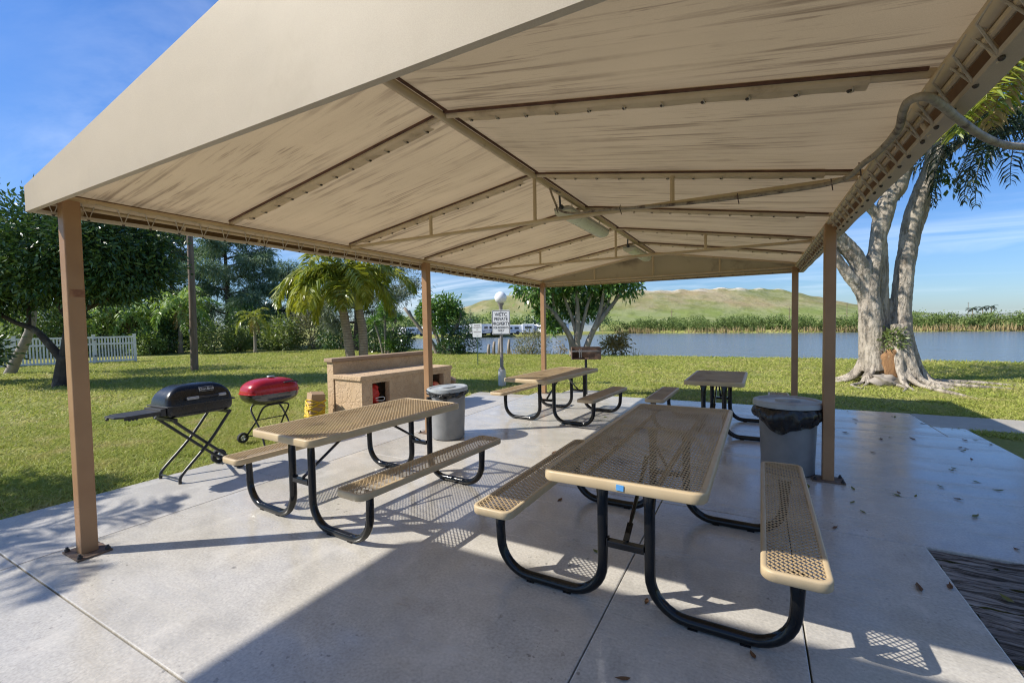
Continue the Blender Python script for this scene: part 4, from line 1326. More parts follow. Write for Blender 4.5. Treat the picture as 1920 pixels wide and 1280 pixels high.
# ------------------------------------------------------------------ plants
def leaf_quads(P, D, L, W, g, upbias=.4):
    """P base points, D unit directions -> rhombic leaves with a slight fold"""
    n = len(P)
    U = g.normal(0, 1, (n, 3)); U[:, 2] += upbias
    S = np.cross(D, U); S /= np.linalg.norm(S, axis=1)[:, None] + 1e-9
    Nn = np.cross(S, D)
    L = np.asarray(L).reshape(-1, 1) * np.ones((n, 1)); W = np.asarray(W).reshape(-1, 1) * np.ones((n, 1))
    a = P
    b = P + D * L * .45 + S * W * .5 + Nn * L * .05
    c = P + D * L - Nn * L * .12
    d = P + D * L * .45 - S * W * .5 + Nn * L * .05
    return np.stack([a, b, c, d], 1).reshape(-1, 3)


def cloud(blobs, n_leaf, L, W, seed, clusters=60, spread=.16, droop=.15, shell=.55, rand=.8, flat=.0):
    """blobs: (x,y,z,rx,ry,rz). returns leaf vertices"""
    g = np.random.default_rng(seed)
    vol = np.array([b[3] * b[4] + b[4] * b[5] + b[3] * b[5] for b in blobs]); vol = vol / vol.sum()
    out = []
    for b, f in zip(blobs, vol):
        k = max(3, int(clusters * f)); m = max(4, int(n_leaf * f / k))
        C = np.array(b[:3]); Rr = np.array(b[3:6])
        u = g.normal(0, 1, (k, 3)); u /= np.linalg.norm(u, axis=1)[:, None]
        rad = shell + (1 - shell) * g.random(k) ** .6
        cc = C + u * Rr * rad[:, None]
        size = spread * Rr.mean() * (.6 + .9 * g.random(k))
        for i in range(k):
            off = g.normal(0, 1, (m, 3)) * size[i]
            off[:, 2] *= (1 - flat)
            p = cc[i] + off
            d = (off / (np.linalg.norm(off, axis=1)[:, None] + 1e-6)) * .6 + u[i] * .5 + g.normal(0, rand * .6, (m, 3))
            d[:, 2] -= droop
            d /= np.linalg.norm(d, axis=1)[:, None]
            out.append(leaf_quads(p, d, L * (.6 + .8 * g.random(m)), W * (.7 + .6 * g.random(m)), g))
    return np.concatenate(out)


def crown_obj(name, V, mat, parent):
    V = np.asarray(V)
    return np_mesh(name, V, np.arange(len(V)).reshape(-1, 4), mat, parent)


def limbs(paths, mat, parent, name='trunk', n=9, k=5, off=(0, 0, 0)):
    mb = MB()
    for pts, r0, r1 in paths:
        sp = smooth_path(pts, k); m = len(sp)
        mb.tube(sp, [r0 + (r1 - r0) * (i / (m - 1)) ** .9 * 1.0 for i in range(m)], n)
    return mb.build(name, mat, parent, smooth=True, off=off)


def frond_geo(az, elev, length, sag, leaflet, n, width, g, twist=0.0, hang=.5, base=(0, 0, 0), start=.12):
    """returns rachis points and leaflet quads (two quads per leaflet, drooping)"""
    pts = []
    d = np.array([math.cos(az), math.sin(az), 0]); p = np.array(base, float)
    m = 18
    for i in range(m + 1):
        t = i / m
        e = elev - sag * t ** 1.15
        pts.append(p.copy())
        p = p + (d * math.cos(e) + np.array([0, 0, math.sin(e)])) * length / m
    pts = np.array(pts)
    V = []
    side = np.cross(d, [0, 0, 1])
    for i in range(n):
        t = start + (1 - start) * (i + .5 * g.random()) / n
        q = t * m; j = min(m - 1, int(q)); fr = q - j
        P = pts[j] * (1 - fr) + pts[j + 1] * fr
        T = pts[j + 1] - pts[j]; T /= np.linalg.norm(T)
        ll = leaflet * (math.sin(PI * min(1, (.18 + .80 * t))) ** .6) * (.85 + .3 * g.random())
        for s in (-1, 1):
            u = side * s * .80 + T * (.50 + .25 * t) + np.array([0, 0, .15 + g.normal(0, .14)])
            u = u + g.normal(0, .10, 3); u /= np.linalg.norm(u)
            u2 = u + np.array([0, 0, -hang * 1.5]) + g.normal(0, .12, 3); u2 /= np.linalg.norm(u2)
            w = np.cross(u, [0, 0, 1.0] + g.normal(0, .45, 3)); w /= np.linalg.norm(w) + 1e-6
            w = w * width * .5
            a, b, c = P, P + u * ll * .45, P + u * ll * .45 + u2 * ll * .55
            V += [a - w * .5, a + w * .5, b + w, b - w, b - w, b + w, c + w * .12, c - w * .12]
    return pts, np.array(V)


def frond(parent, az, elev, length, sag, leaflet, n, width, mat, g, hang=.5, base=(0, 0, 0), rr=.016, name='frond', start=.12):
    pts, V = frond_geo(az, elev, length, sag, leaflet, n, width, g, hang=hang, base=base, start=start)
    mb = MB(); mb.tube([tuple(p) for p in pts], lerp_list([rr, rr * .7, rr * .25], len(pts)), 5)
    b = len(mb.v)
    VV = np.concatenate([np.array(mb.v), V])
    # one mesh: quads of the rachis plus leaflets
    F = [f for f in mb.f if len(f) == 4] + [tuple(b + i * 4 + e for e in range(4)) for i in range(len(V) // 4)]
    return np_mesh(name, VV, F, mat, parent)


def palm(name, label, loc, trunk_pts, r0, r1, n_fr, length, leaflet, n_leaf, width, mat, seed, elev=(.9, -.4), sag=1.5, hang=.5, shaft=0.0, tmat='palm_trunk', group=None, az_off=0, shaft_r=.09, dry=0):
    g = np.random.default_rng(seed)
    t = thing(name, label, 'palm', loc, 0, group)
    sp = smooth_path(trunk_pts, 8); m = len(sp)
    MB().tube(sp, [r0 * (1 + .35 * max(0, 1 - i / (m * .12))) + (r1 - r0) * i / (m - 1) for i in range(m)], 14).build('trunk', M[tmat], t, smooth=True)
    top = Vector(trunk_pts[-1])
    if shaft > 0:
        MB().tube([top - Vector((0, 0, .04)), top + Vector((0, 0, shaft * .25)), top + Vector((0, 0, shaft * .7)), top + Vector((0, 0, shaft))], [shaft_r * .92, shaft_r * 1.12, shaft_r * .8, shaft_r * .5], 14).build('crownshaft', M['crownshaft'], t, smooth=True)
        top = top + Vector((0, 0, shaft * .92))
    for i in range(n_fr):
        az = az_off + i * 2.39996 + g.normal(0, .12)
        tt = i / max(1, n_fr - 1)
        frond(t, az, elev[0] + (elev[1] - elev[0]) * tt + g.normal(0, .08), length * (.85 + .25 * g.random()), sag * (.85 + .3 * g.random()), leaflet, n_leaf, width, mat, g, hang, tuple(top))
    for i in range(dry):
        frond(t, az_off + i * 2.1 + .7, -1.1, length * .6, .5, leaflet * .7, n_leaf // 2, width, M['frond_dry'], g, .8, tuple(top - Vector((0, 0, .1))))
    return t


def bush(name, label, loc, blobs, n, L, W, mat, seed, stems=5, cat='shrub', clusters=50, droop=.1, group=None, spread=.2, stem_mat='bark_grey', extra=None):
    t = thing(name, label, cat, loc, 0, group)
    crown_obj('crown' if cat == 'tree' else 'foliage', cloud(blobs, n, L, W, seed, clusters, spread, droop), mat, t)
    g = np.random.default_rng(seed + 99)
    P = []
    for i in range(stems):
        b = blobs[i % len(blobs)]
        e = (b[0] + g.normal(0, b[3] * .35), b[1] + g.normal(0, b[4] * .35), b[2] + b[5] * .2)
        s = (b[0] * .5 + g.normal(0, .12), b[1] * .5 + g.normal(0, .12), -.05)
        mid = ((s[0] + e[0]) / 2 + g.normal(0, .08), (s[1] + e[1]) / 2 + g.normal(0, .08), e[2] * .5)
        r = .02 + .012 * b[3]
        P.append(([s, mid, e], r, r * .4))
    limbs(P, M[stem_mat], t, 'stem' if cat != 'tree' else 'trunk')
    return t

# ---- the big glossy dark tree by the fence
t = thing('broadleaf_tree', 'dark glossy tree with forked trunk and low wide crown by the white fence', 'tree', (-18.9, 5.43, -.03))
limbs([([(0, 0, -.1), (.03, .05, .35), (.12, .1, .95)], .25, .19), ([(.12, .1, .9), (.2, .15, 1.5), (.22, .2, 2.1), (.35, .25, 3.4)], .16, .08),
       ([(.10, .08, .75), (-.25, -.12, 1.25), (-.7, -.32, 1.75), (-1.3, -.62, 2.02), (-2.1, -1.0, 2.5)], .13, .05),
       ([(-.9, -.4, 1.9), (-1.2, -.3, 2.6), (-1.4, -.2, 3.4)], .06, .03), ([(.2, .15, 1.7), (.9, .5, 2.5), (1.6, 1.0, 3.4)], .08, .03),
       ([(.2, .18, 2.0), (-.4, .1, 2.8), (-.8, .3, 3.8)], .07, .03), ([(.22, .2, 2.1), (1.4, .9, 2.75), (2.5, 1.5, 3.2)], .06, .025)], M['bark_dark'], t, 'trunk', 10)
for i, bl in enumerate(([(-1.5, -.8, 3.75, 1.7, 1.8, 1.2), (-2.5, -1.2, 3.15, 1.35, 1.5, .95)], [(.3, .2, 4.35, 1.9, 1.9, 1.3), (.2, .5, 3.5, 1.6, 1.6, .85)], [(1.5, .8, 4.35, 1.5, 1.5, 1.2), (1.75, 1.1, 3.55, 1.25, 1.3, .75), (1.0, .7, 3.2, 1.0, 1.0, .5)])):
    crown_obj('crown', cloud(bl, 15000, .18, .066, 40 + i, 240, .17, .15, .35), M['leaf_dark'], t)

# leaning trunk and red flowering shrub by the fence
t = thing('leaning_tree', 'pale leaning trunk rising in front of the white fence', 'tree', (-26.0, 5.95, -.03))
limbs([([(0, 0, -.1), (.25, .15, .5), (.8, .5, 1.9), (1.0, .6, 3.6)], .2, .12), ([(1.0, .6, 3.4), (1.6, 1.2, 4.2)], .1, .04), ([(1.0, .6, 3.5), (.4, 0, 4.4)], .1, .04)], M['bark_pale'], t, 'trunk')
crown_obj('crown', cloud([(1.0, .6, 4.6, 1.8, 1.8, 1.2)], 3000, .22, .08, 51, 60), M['leaf_mid'], t)
t = bush('flowering_shrub', 'dark shrub with red flowers at the left edge of the lawn', (-22.6, 4.3, -.03), [(0, 0, .95, .75, .75, .75)], 1500, .22, .07, M['leaf_dark'], 61)
crown_obj('flowers', cloud([(0, 0, 1.05, .75, .75, .7)], 120, .10, .06, 62, 20), M['flower'], t)

# ---- shrubs, palms and trees along the left boundary
def near(px, d):   # point on the lawn along a viewing bearing (px in 1920 wide photo) at depth d
    r = Rv * ((px - 960) / CF * d) + Vector((Fv.x, Fv.y, 0)).normalized() * d
    return (r.x, r.y, -.05)
items = [
    ('dense_shrub', 'dark leafy shrub behind the fence end', 205, 30.5, [(0, 0, 1.2, 1.7, 1.4, 1.3)], 'leaf_mid', .22, .10),
    ('dense_shrub', 'shrub with pale pink flowers at the fence end', 272, 30, [(0, 0, .7, 1.1, 1.0, .8)], 'leaf_mid', .18, .09),
    ('dense_shrub', 'dark green shrub low between two feathery palms', 312, 32, [(0, 0, 1.0, 1.5, 1.3, 1.2), (.6, .3, 2.1, 1.0, 1.0, .9)], 'leaf_dark', .2, .08),
    ('dense_shrub', 'light green rounded shrub just right of the wooden pole', 398, 31, [(0, 0, 1.0, 1.15, 1.0, 1.05)], 'leaf_light', .17, .08),
    ('dense_shrub', 'yellowish shrub left of the small yellow palm', 447, 33, [(0, 0, .9, .9, .9, .9)], 'leaf_light', .18, .08),
    ('dense_shrub', 'dark shrub behind the small yellow palm', 470, 36, [(0, 0, 1.8, 2.0, 1.4, 1.8)], 'leaf_dark', .24, .09),
    ('dense_shrub', 'mid green shrub right of the small yellow palm', 528, 34, [(0, 0, 1.15, 1.5, 1.2, 1.15)], 'leaf_light', .22, .11),
    ('dense_shrub', 'olive shrub behind the drooping lime palm frond', 585, 35, [(0, 0, 1.3, 1.7, 1.4, 1.4), (-.6, .4, 2.8, 1.5, 1.2, 1.2)], 'leaf_grey', .2, .08),
    ('dense_shrub', 'low dark shrub left of the twin palm trunks', 632, 33, [(0, 0, .8, 1.4, 1.2, .8)], 'leaf_dark', .2, .08),
    ('dense_shrub', 'tall dense dark green shrub behind the feathery palms', 235, 38, [(0, 0, 2.6, 3.2, 2, 2.4)], 'leaf_mid', .26, .12),
    ('dense_shrub', 'tall green shrub behind the wooden pole', 345, 38, [(0, 0, 2.4, 2.8, 2, 2.3)], 'leaf_mid', .26, .12),
    ('dense_shrub', 'greenery at the left edge behind the white fence', 60, 30, [(0, 0, 2.2, 3.2, 1.4, 2.3)], 'leaf_mid', .24, .1),
    ('dense_shrub', 'orange tinged shrub behind the fence beside the dark trunk', 150, 32, [(0, 0, 2.0, 2.2, 1.2, 2.1)], 'leaf_grey', .24, .1),
    ('dense_shrub', 'dark bush under the spiky yucca', 745, 27, [(0, 0, .75, .95, .8, .8)], 'leaf_dark', .16, .07),
    ('dense_shrub', 'dark bush between the twin palm and the yucca', 700, 29, [(0, 0, .8, .9, .8, .85)], 'leaf_dark', .16, .07),
    ('dense_shrub', 'dark thin shrub behind the small notice sign', 868, 26, [(0, 0, .9, .95, .7, 1.0)], 'leaf_dark', .14, .05),
    ('dense_shrub', 'low dark shrub left of the small notice sign', 845, 25.5, [(0, 0, .45, .7, .6, .5)], 'leaf_dark', .14, .06),
    ('dense_shrub', 'round grey green bush on the shore left of the far post', 997, 24.5, [(0, 0, .6, .85, .75, .72)], 'leaf_grey', .11, .045),
]
for i, (nm, lab, px, d, bl, mt, L, W) in enumerate(items):
    s = sum(b[3] * b[5] for b in bl)
    bush(nm, lab, near(px, d), bl, int(1500 + 900 * s), L, W, M[mt], 200 + i * 3, 6, clusters=int(40 + 22 * s), group='shrubs along the shore')

# feathery palms in the hedge
for i, (px, d, h, n, L, lab) in enumerate(((205, 31, 3.1, 13, 2.6, 'feathery palm with pale trunk behind the fence'), (245, 31, 2.7, 13, 2.5, 'feathery palm just right of the fence end'),
                                           (338, 31.5, 3.5, 15, 2.9, 'tall feathery palm left of the wooden pole'), (318, 33, 2.6, 11, 2.4, 'low feathery palm with dry hanging fronds'))):
    x, y, z = near(px, d)
    palm('feathery_palm', lab, (x, y, z), [(0, 0, 0), (.1, 0, h * .5), (.05, .1, h)], .15, .10, n, L, .66, 40, .085, M['frond_green'], 300 + i, (1.1, -.5), 1.7, .7, tmat='bark_grey', group='feathery palms in the hedge', dry=3)
x, y, z = near(478, 30.5)
palm('small_palm', 'small yellowish palm with slim grey trunk in front of the hedge', (x, y, z), [(0, 0, 0), (.02, 0, 1.4), (.0, .02, 2.5)], .10, .07, 11, 1.7, .45, 30, .045, M['frond_lime'], 320, (1.0, -.5), 1.6, .6, tmat='bark_grey', dry=3)

# casuarina pines
def casuarina(label, loc, h, boughs, seed, mat, nl=9000, L=.46, W=.06):
    g = np.random.default_rng(seed)
    t = thing('casuarina_tree', label, 'tree', loc)
    P = [([(0, 0, -.1), (.1, .05, h * .35), (-.1, .1, h * .7), (.05, 0, h)], .28, .05)]
    bl = []
    for (z0, az, ln, rise) in boughs:
        e = Vector((math.cos(az) * ln, math.sin(az) * ln, z0 + rise))
        P.append(([(0, 0, z0), (e.x * .5, e.y * .5, z0 + rise * .65), tuple(e)], .09, .02))
        for q in (.4, .6, .8, 1.0):
            bl.append((e.x * q, e.y * q, z0 + rise * q + g.normal(0, .12), .32 * ln * (1.15 - q * .5) * .8 + .25, .32 * ln * (1.15 - q * .5) * .8 + .25, .30 + .28 * (1.1 - q)))
    bl.append((0, 0, h * .96, .8, .8, .9))
    limbs(P, M['bark_dark'], t, 'trunk')
    crown_obj('crown', cloud(bl, nl, L, W, seed, 330, .30, .35, .2, .7, .35), mat, t)
    return t
AZR = math.atan2(Rv.y, Rv.x)   # bearing that runs to the right of the photo
casuarina('tall blue green casuarina tree right of the wooden pole', near(428, 38), 11.5,
          [(2.4, AZR + .3, 3.0, .4), (3.0, AZR + 3.3, 2.8, .5), (3.6, AZR - .4, 3.4, .5), (4.6, AZR + .2, 3.9, .7), (5.0, AZR + 2.8, 3.2, .5), (5.8, AZR + .1, 3.6, .7), (6.3, AZR + 3.4, 3.4, .4), (6.9, AZR - .2, 3.6, .6), (7.6, AZR + .4, 3.2, .8), (7.8, AZR + 2.6, 3.2, .8), (8.8, AZR + .1, 2.7, .8), (9.4, AZR + 3.1, 2.5, .9), (4.2, AZR + 1.6, 2.8, .5), (6.2, AZR - 1.5, 2.8, .5), (8.4, AZR - 1.6, 2.4, .5)], 71, M['leaf_pine'], 24000)
casuarina('grey green feathery casuarina left of the wooden pole', near(325, 40), 12.5,
          [(4.6, AZR + .2, 2.2, .8), (5.0, AZR + 3.0, 2.5, .8), (6.2, AZR - .2, 2.4, .9), (6.8, AZR + 3.2, 2.4, .9), (7.8, AZR + .3, 2.3, 1.0), (8.5, AZR + 3.0, 2.2, 1.0), (9.6, AZR + .1, 1.9, 1.0), (10.2, AZR + 2.9, 1.8, 1.0), (7.0, AZR - 1.6, 2.0, .8), (9.0, AZR - 1.5, 1.9, .8)], 72, M['leaf_pine_grey'], 18000)
casuarina('grey casuarina behind the twin palm with one long bough reaching right', near(668, 31), 6.6,
          [(1.6, AZR + .4, 1.6, -.1), (2.0, AZR + 2.9, 2.4, .1), (2.6, AZR + .1, 2.4, .2), (3.0, AZR + 3.2, 3.2, .4), (2.9, AZR - .05, 4.3, 1.75), (3.7, AZR + 2.9, 3.0, .7), (4.4, AZR + .2, 3.2, 1.6), (4.7, AZR + 3.3, 2.6, .8), (3.4, AZR - 1.5, 1.6, .4)], 73, M['leaf_pine_grey'], 15000, .36, .045)
casuarina('distant dark casuarina right behind the left lawn hedge', near(545, 42), 7.5,
          [(2.4, AZR + .3, 2.6, .4), (3.2, AZR + 3.1, 2.6, .4), (4.0, AZR - .2, 2.4, .5), (4.8, AZR + 3.3, 2.3, .5), (5.6, AZR + .2, 2.0, .7), (6.3, AZR + 3.0, 1.7, .6)], 74, M['leaf_pine'], 14000)

# yuccas
def yucca(label, loc, heads, seed):
    g = np.random.default_rng(seed); t = thing('yucca', label, 'yucca', loc)
    P = []; V = []
    for (x, y, z, r) in heads:
        P.append(([(x * .2, y * .2, -.05), (x * .55, y * .5, z * .5), (x, y, z)], .065, .05))
        n = 150
        u = g.normal(0, 1, (n, 3)); u[:, 2] = np.abs(u[:, 2]) * .9 - .45; u /= np.linalg.norm(u, axis=1)[:, None]
        V.append(leaf_quads(np.array([[x, y, z]]) + u * .05 + g.normal(0, .08, (n, 3)) * [0.3, .3, 1.2], u, r * (.75 + .4 * g.random(n)), .055, g))
    limbs(P, M['bark_grey'], t, 'trunk'); crown_obj('foliage', np.concatenate(V), M['leaf_umb'], t)
    return t
ux_, uy_ = Rv.x, Rv.y
yucca('tall spiky yucca clump with bare grey stems on the shore', near(722, 26.5), [(0, 0, 2.75, .62), (.7 * ux_, .7 * uy_, 2.15, .58), (-.62 * ux_, -.62 * uy_, 1.95, .6), (.12, .2, .7, .55), (.45 * ux_, .45 * uy_, .45, .5), (-.1, .2, 2.25, .5)], 81)

# pruned small umbrella tree
def ut(loc, name, label, paths, blobs, n, L, W, seed, cl, mat='leaf_umb'):
    t = thing(name, label, 'tree', loc)
    limbs([([tuple(Rv * p[0] + Vector((-Rv.y, Rv.x, 0)) * p[1] + Vector((0, 0, p[2]))) for p in pts], a, b) for pts, a, b in paths], M['bark_grey'], t, 'trunk')
    bl = [tuple(Rv * b[0] + Vector((-Rv.y, Rv.x, 0)) * b[1] + Vector((0, 0, b[2]))) + tuple(b[3:]) for b in blobs]
    crown_obj('crown', cloud(bl, n, L, W, seed, cl, .22, .35, .3), M[mat], t)
    return t
ut(near(826, 26), 'pruned_tree', 'small pruned tree with cut bare limbs behind the middle left post',
   [([(-.15, 0, -.1), (-.5, 0, .7), (-1.15, 0, 1.5), (-2.05, 0, 2.75)], .15, .09), ([(-1.5, 0, 1.9), (-1.8, .1, 2.6)], .07, .05), ([(0, 0, -.1), (-.15, .1, .8), (-.5, 0, 2.0)], .14, .07), ([(.05, 0, -.1), (.1, .1, .9), (.05, 0, 2.0)], .13, .06), ([(.12, 0, -.1), (.3, 0, .7), (.85, 0, 1.5), (1.25, 0, 2.25)], .14, .07), ([(.5, 0, 1.0), (1.05, .1, 1.75), (1.2, .1, 2.4)], .07, .05), ([(.0, .1, .2), (-.3, .1, 1.1), (-.75, .1, 1.9)], .09, .05)],
   [(-.45, 0, 2.45, .75, .7, .65), (.25, .1, 2.65, .75, .7, .75), (.85, 0, 2.5, .4, .45, .45), (-.95, 0, 2.6, .4, .4, .4), (.1, -.2, 1.9, .55, .5, .5)], 3000, .26, .09, 91, 90)
ut(near(1086, 22.4), 'umbrella_tree', 'umbrella tree with fanned pale limbs behind the rusty park grill',
   [([(-.32, 0, -.1), (-.35, 0, .6), (-.55, 0, 1.2), (-1.1, 0, 2.0), (-1.75, 0, 2.75), (-2.3, 0, 3.5)], .19, .07), ([(-.05, 0, -.1), (-.1, 0, .8), (-.05, 0, 1.8), (-.1, 0, 3.0), (-.1, .1, 3.9)], .20, .07), ([(-.1, 0, 1.0), (-.35, .1, 2.0), (-.7, .1, 3.0), (-.8, .1, 3.8)], .10, .06),
    ([(0, 0, .9), (.25, .1, 1.8), (.5, .1, 2.7), (.95, .2, 3.6)], .11, .06), ([(.22, 0, -.1), (.45, 0, .7), (.85, 0, 1.6), (1.1, 0, 2.4), (1.3, 0, 3.4)], .19, .07), ([(.7, 0, 1.3), (1.3, 0, 2.1), (1.95, .1, 2.9), (2.4, .1, 3.6)], .14, .06), ([(-.8, 0, 1.5), (-1.2, .1, 2.4), (-1.3, .1, 3.4)], .09, .05), ([(.95, .1, 1.9), (1.6, .2, 2.9), (1.6, .2, 3.7)], .08, .05)],
   [(-2.2, 0, 3.65, 1.1, 1.0, .7), (-1.0, .3, 3.9, 1.1, 1.1, .8), (.3, .3, 4.1, 1.2, 1.1, .9), (1.5, .2, 3.9, 1.1, 1.0, .75), (2.5, .1, 3.65, .75, .8, .55), (-.5, .9, 3.0, 1.0, .5, .9), (.7, .9, 2.9, 1.0, .5, .8), (-1.25, .15, 1.75, .5, .5, .65), (.15, .7, 2.1, .5, .4, .5), (-1.5, .4, 2.4, .5, .5, .5)], 7000, .30, .105, 92, 190)
bush('croton_shrub', 'yellow and orange leafed shrub at the shore right of the park grill', near(1150, 23.2), [(0, 0, .42, .75, .6, .42), (.25, 0, .75, .4, .4, .45)], 900, .20, .075, M['leaf_yellow'], 93, 5, clusters=60)
bush('dry_shrub', 'thin dry tuft at the water edge left of the umbrella tree', near(1052, 24), [(0, 0, .45, .28, .25, .42)], 160, .14, .04, M['reed'], 94, 3, clusters=22)
# cut stumps standing in the shallows behind the sign
for i, (px, h) in enumerate(((925, .75), (935, .9), (953, .85), (915, .6))):
    x, y, z = near(px, 25.0)
    o = MB().tube([(0, 0, -1.2), (.02, 0, h * .5), (.05, .02, h)], [.11, .09, .07], 8).build('cut_stump', M['bark_grey'], None, smooth=True)
    o.location = (x, y, z); tag(o, 'grey cut stump standing at the water edge behind the sign', 'stump', 'cut stumps at the shore')


# reeds at the near shore (stuff)
g = np.random.default_rng(95)
def reeds(n, pxs, ds, h, seed):
    g = np.random.default_rng(seed); P = []
    for i in range(n):
        x, y, z = near(pxs[0] + (pxs[1] - pxs[0]) * g.random(), ds[0] + (ds[1] - ds[0]) * g.random()); P.append((x, y, float(terrain_z(np.array(x), np.array(y)))))
    P = np.array(P); D = g.normal(0, .22, (n, 3)); D[:, 2] = 1; D /= np.linalg.norm(D, axis=1)[:, None]
    return leaf_quads(P, D, h * (.5 + .7 * g.random(n)), .022, g)
VV = np.concatenate([reeds(260, (1185, 1300), (22.2, 22.9), .55, 1), reeds(60, (1500, 1920), (19, 19.6), .5, 2), reeds(90, (1855, 1915), (16.9, 17.3), .55, 3), reeds(120, (930, 1050), (24.0, 24.8), .5, 4)])
tag(crown_obj('shore_reeds', VV, M['reed'], None), 'thin dry reeds along the near water edge', 'reeds', kind='stuff')

# ---- twin palm behind the counter
def twin():
    g = np.random.default_rng(101)
    base = near(664, 12.0)
    t = thing('twin_palm', 'lime green palm with two ringed trunks behind the stucco counter', 'palm', base)
    def rp(a, b, z): return tuple(Rv * a + Vector((-Rv.y, Rv.x, 0)) * b + Vector((0, 0, z)))
    for (pts, hd, nfr, off) in (([rp(-.05, 0, -.05), rp(-.10, 0, .8), rp(-.22, 0, 1.8), rp(-.34, 0, 2.55)], .7, 9, .3), ([rp(.14, .1, -.05), rp(.20, .1, .8), rp(.20, .1, 1.6), rp(.12, .1, 2.15)], .85, 7, 1.9)):
        sp = smooth_path(pts, 10); m = len(sp)
        MB().tube(sp, [.135 - .035 * i / m for i in range(m)], 16).build('trunk', M['palm_trunk'], t, smooth=True)
        top = Vector(pts[-1])
        MB().tube([top - Vector((0, 0, .03)), top + Vector((0, 0, .12)), top + Vector((0, 0, hd * .6)), top + Vector((0, 0, hd))], [.095, .115, .08, .05], 14).build('crownshaft', M['crownshaft'], t, smooth=True)
        c = top + Vector((0, 0, hd * .9))
        for i in range(nfr):
            tt = i / nfr
            frond(t, off + i * 2.39996, .85 - 1.0 * tt + g.normal(0, .1), 1.75 * (.85 + .3 * g.random()), 1.75 * (.85 + .3 * g.random()), .58, 62, .055, M['frond_lime'], g, .55, tuple(c), rr=.02)
        # fronds hanging to the left and right as in the photo
    for az, el, ln, sg in ((AZR + PI + .1, .35, 2.1, 1.9), (AZR + PI - .35, .15, 1.9, 1.8), (AZR + PI + .5, -.05, 1.8, 1.5), (AZR - .2, .1, 1.25, 2.0), (AZR + .5, -.2, 1.2, 1.6), (AZR - 1.2, .0, 1.6, 1.7), (AZR - 1.9, .1, 1.7, 1.8)):
        frond(t, az, el, ln, sg, .62, 66, .055, M['frond_lime'], g, .6, rp(-.36, 0, 3.1), rr=.02)
twin()

# ---- big ficus at the right
t = thing('ficus_tree', 'massive pale grey ficus with several trunks and spreading buttress roots', 'tree', (2.98, 14.7, -.03))
OF = (2.98, 14.7, -.03)
K = 1
mb = MB()
def tube_w(pts, rad, n=14, k=5):
    sp = smooth_path(pts, k); mb.tube(sp, lerp_list([r * (.80 if n >= 14 else .9) for r in rad], len(sp)), n)
tube_w([(3.05, 14.72, -.1), (3.02, 14.72, .5), (2.95, 14.70, .9), (2.93, 14.75, 1.25)], [.60, .52, .44, .28], 20)
tube_w([(3.20, 14.80, .3), (3.26, 14.85, 1.0), (3.28, 14.88, 1.5), (3.32, 14.94, 2.4), (3.43, 15.04, 3.4), (3.56, 15.15, 4.2), (3.77, 15.3, 4.9), (3.96, 15.43, 5.5), (4.13, 15.54, 6.0), (4.5, 15.8, 7.2)], [.40, .36, .32, .27, .245, .255, .24, .20, .19, .14])
tube_w([(3.48, 15.1, .8), (3.46, 15.05, 1.8), (3.50, 15.08, 2.6), (3.62, 15.16, 3.5), (3.74, 15.25, 4.0), (3.86, 15.3, 4.5), (3.86, 15.3, 5.3), (3.92, 15.35, 6.2)], [.14, .12, .11, .10, .11, .11, .09, .08])
tube_w([(2.72, 14.55, .3), (2.66, 14.55, 1.0), (2.64, 14.54, 1.6), (2.56, 14.52, 2.3), (2.64, 14.58, 2.8), (2.73, 14.66, 3.4), (2.82, 14.74, 3.9), (2.93, 14.82, 4.4), (3.02, 14.88, 4.7), (3.2, 14.99, 4.95), (3.36, 15.1, 5.5), (3.6, 15.25, 6.1), (3.8, 15.3, 7.0)], [.40, .36, .34, .30, .25, .22, .25, .27, .24, .25, .24, .20, .14])
tube_w([(2.95, 14.9, 1.0), (2.92, 14.85, 1.7), (2.90, 14.8, 2.3), (2.90, 14.85, 3.2), (2.88, 14.9, 4.1)], [.26, .22, .18, .16, .14])
tube_w([(2.58, 14.52, 2.1), (2.50, 14.50, 2.6), (2.24, 14.38, 3.25), (1.8, 14.18, 3.75), (1.2, 13.9, 4.3), (.4, 13.6, 5.0)], [.26, .25, .25, .26, .20, .13])
tube_w([(2.50, 14.48, 2.05), (2.33, 14.4, 2.45), (2.05, 14.27, 2.85), (1.82, 14.17, 3.25), (1.60, 14.05, 3.5), (1.0, 13.8, 3.7)], [.20, .19, .165, .15, .14, .10])
tube_w([(2.85, 14.75, 4.1), (2.66, 14.66, 4.4), (2.42, 14.55, 4.75), (2.1, 14.4, 5.3)], [.14, .14, .13, .10])
tube_w([(1.9, 14.25, 3.9), (2.0, 14.2, 4.3), (1.7, 14.1, 4.9)], [.16, .15, .12])
tube_w([(3.96, 15.43, 5.5), (4.6, 15.9, 6.1), (5.3, 16.4, 6.7), (6.4, 17.0, 7.2)], [.15, .13, .12, .08])
# buttress roots
gr = np.random.default_rng(111)
for i in range(34):
    a = 2 * PI * i / 34 + gr.normal(0, .07)
    ln = .72 + .5 * gr.random()
    if abs(((a + PI / 2 + .35 + PI) % (2 * PI)) - PI) < .28: continue
    c0 = Vector((3.02, 14.72, 0)); dx = Vector((math.cos(a), math.sin(a), 0)); sd_ = Vector((-dx.y, dx.x, 0)) * gr.normal(0, .14)
    z0 = .7 + .9 * gr.random()
    mbp_ = [c0 + dx * .34 + Vector((0, 0, z0)), c0 + dx * .48 + Vector((0, 0, z0 * .55)), c0 + dx * (.70) + sd_ * .4 + Vector((0, 0, .20)), c0 + dx * (.70 + (ln - .6) * .55) + sd_ + Vector((0, 0, .035)), c0 + dx * (ln + .3) + sd_ * 1.8 + Vector((0, 0, -.05))]
    tube_w(mbp_, [.12, .115, .10, .065, .03], 10, 5)
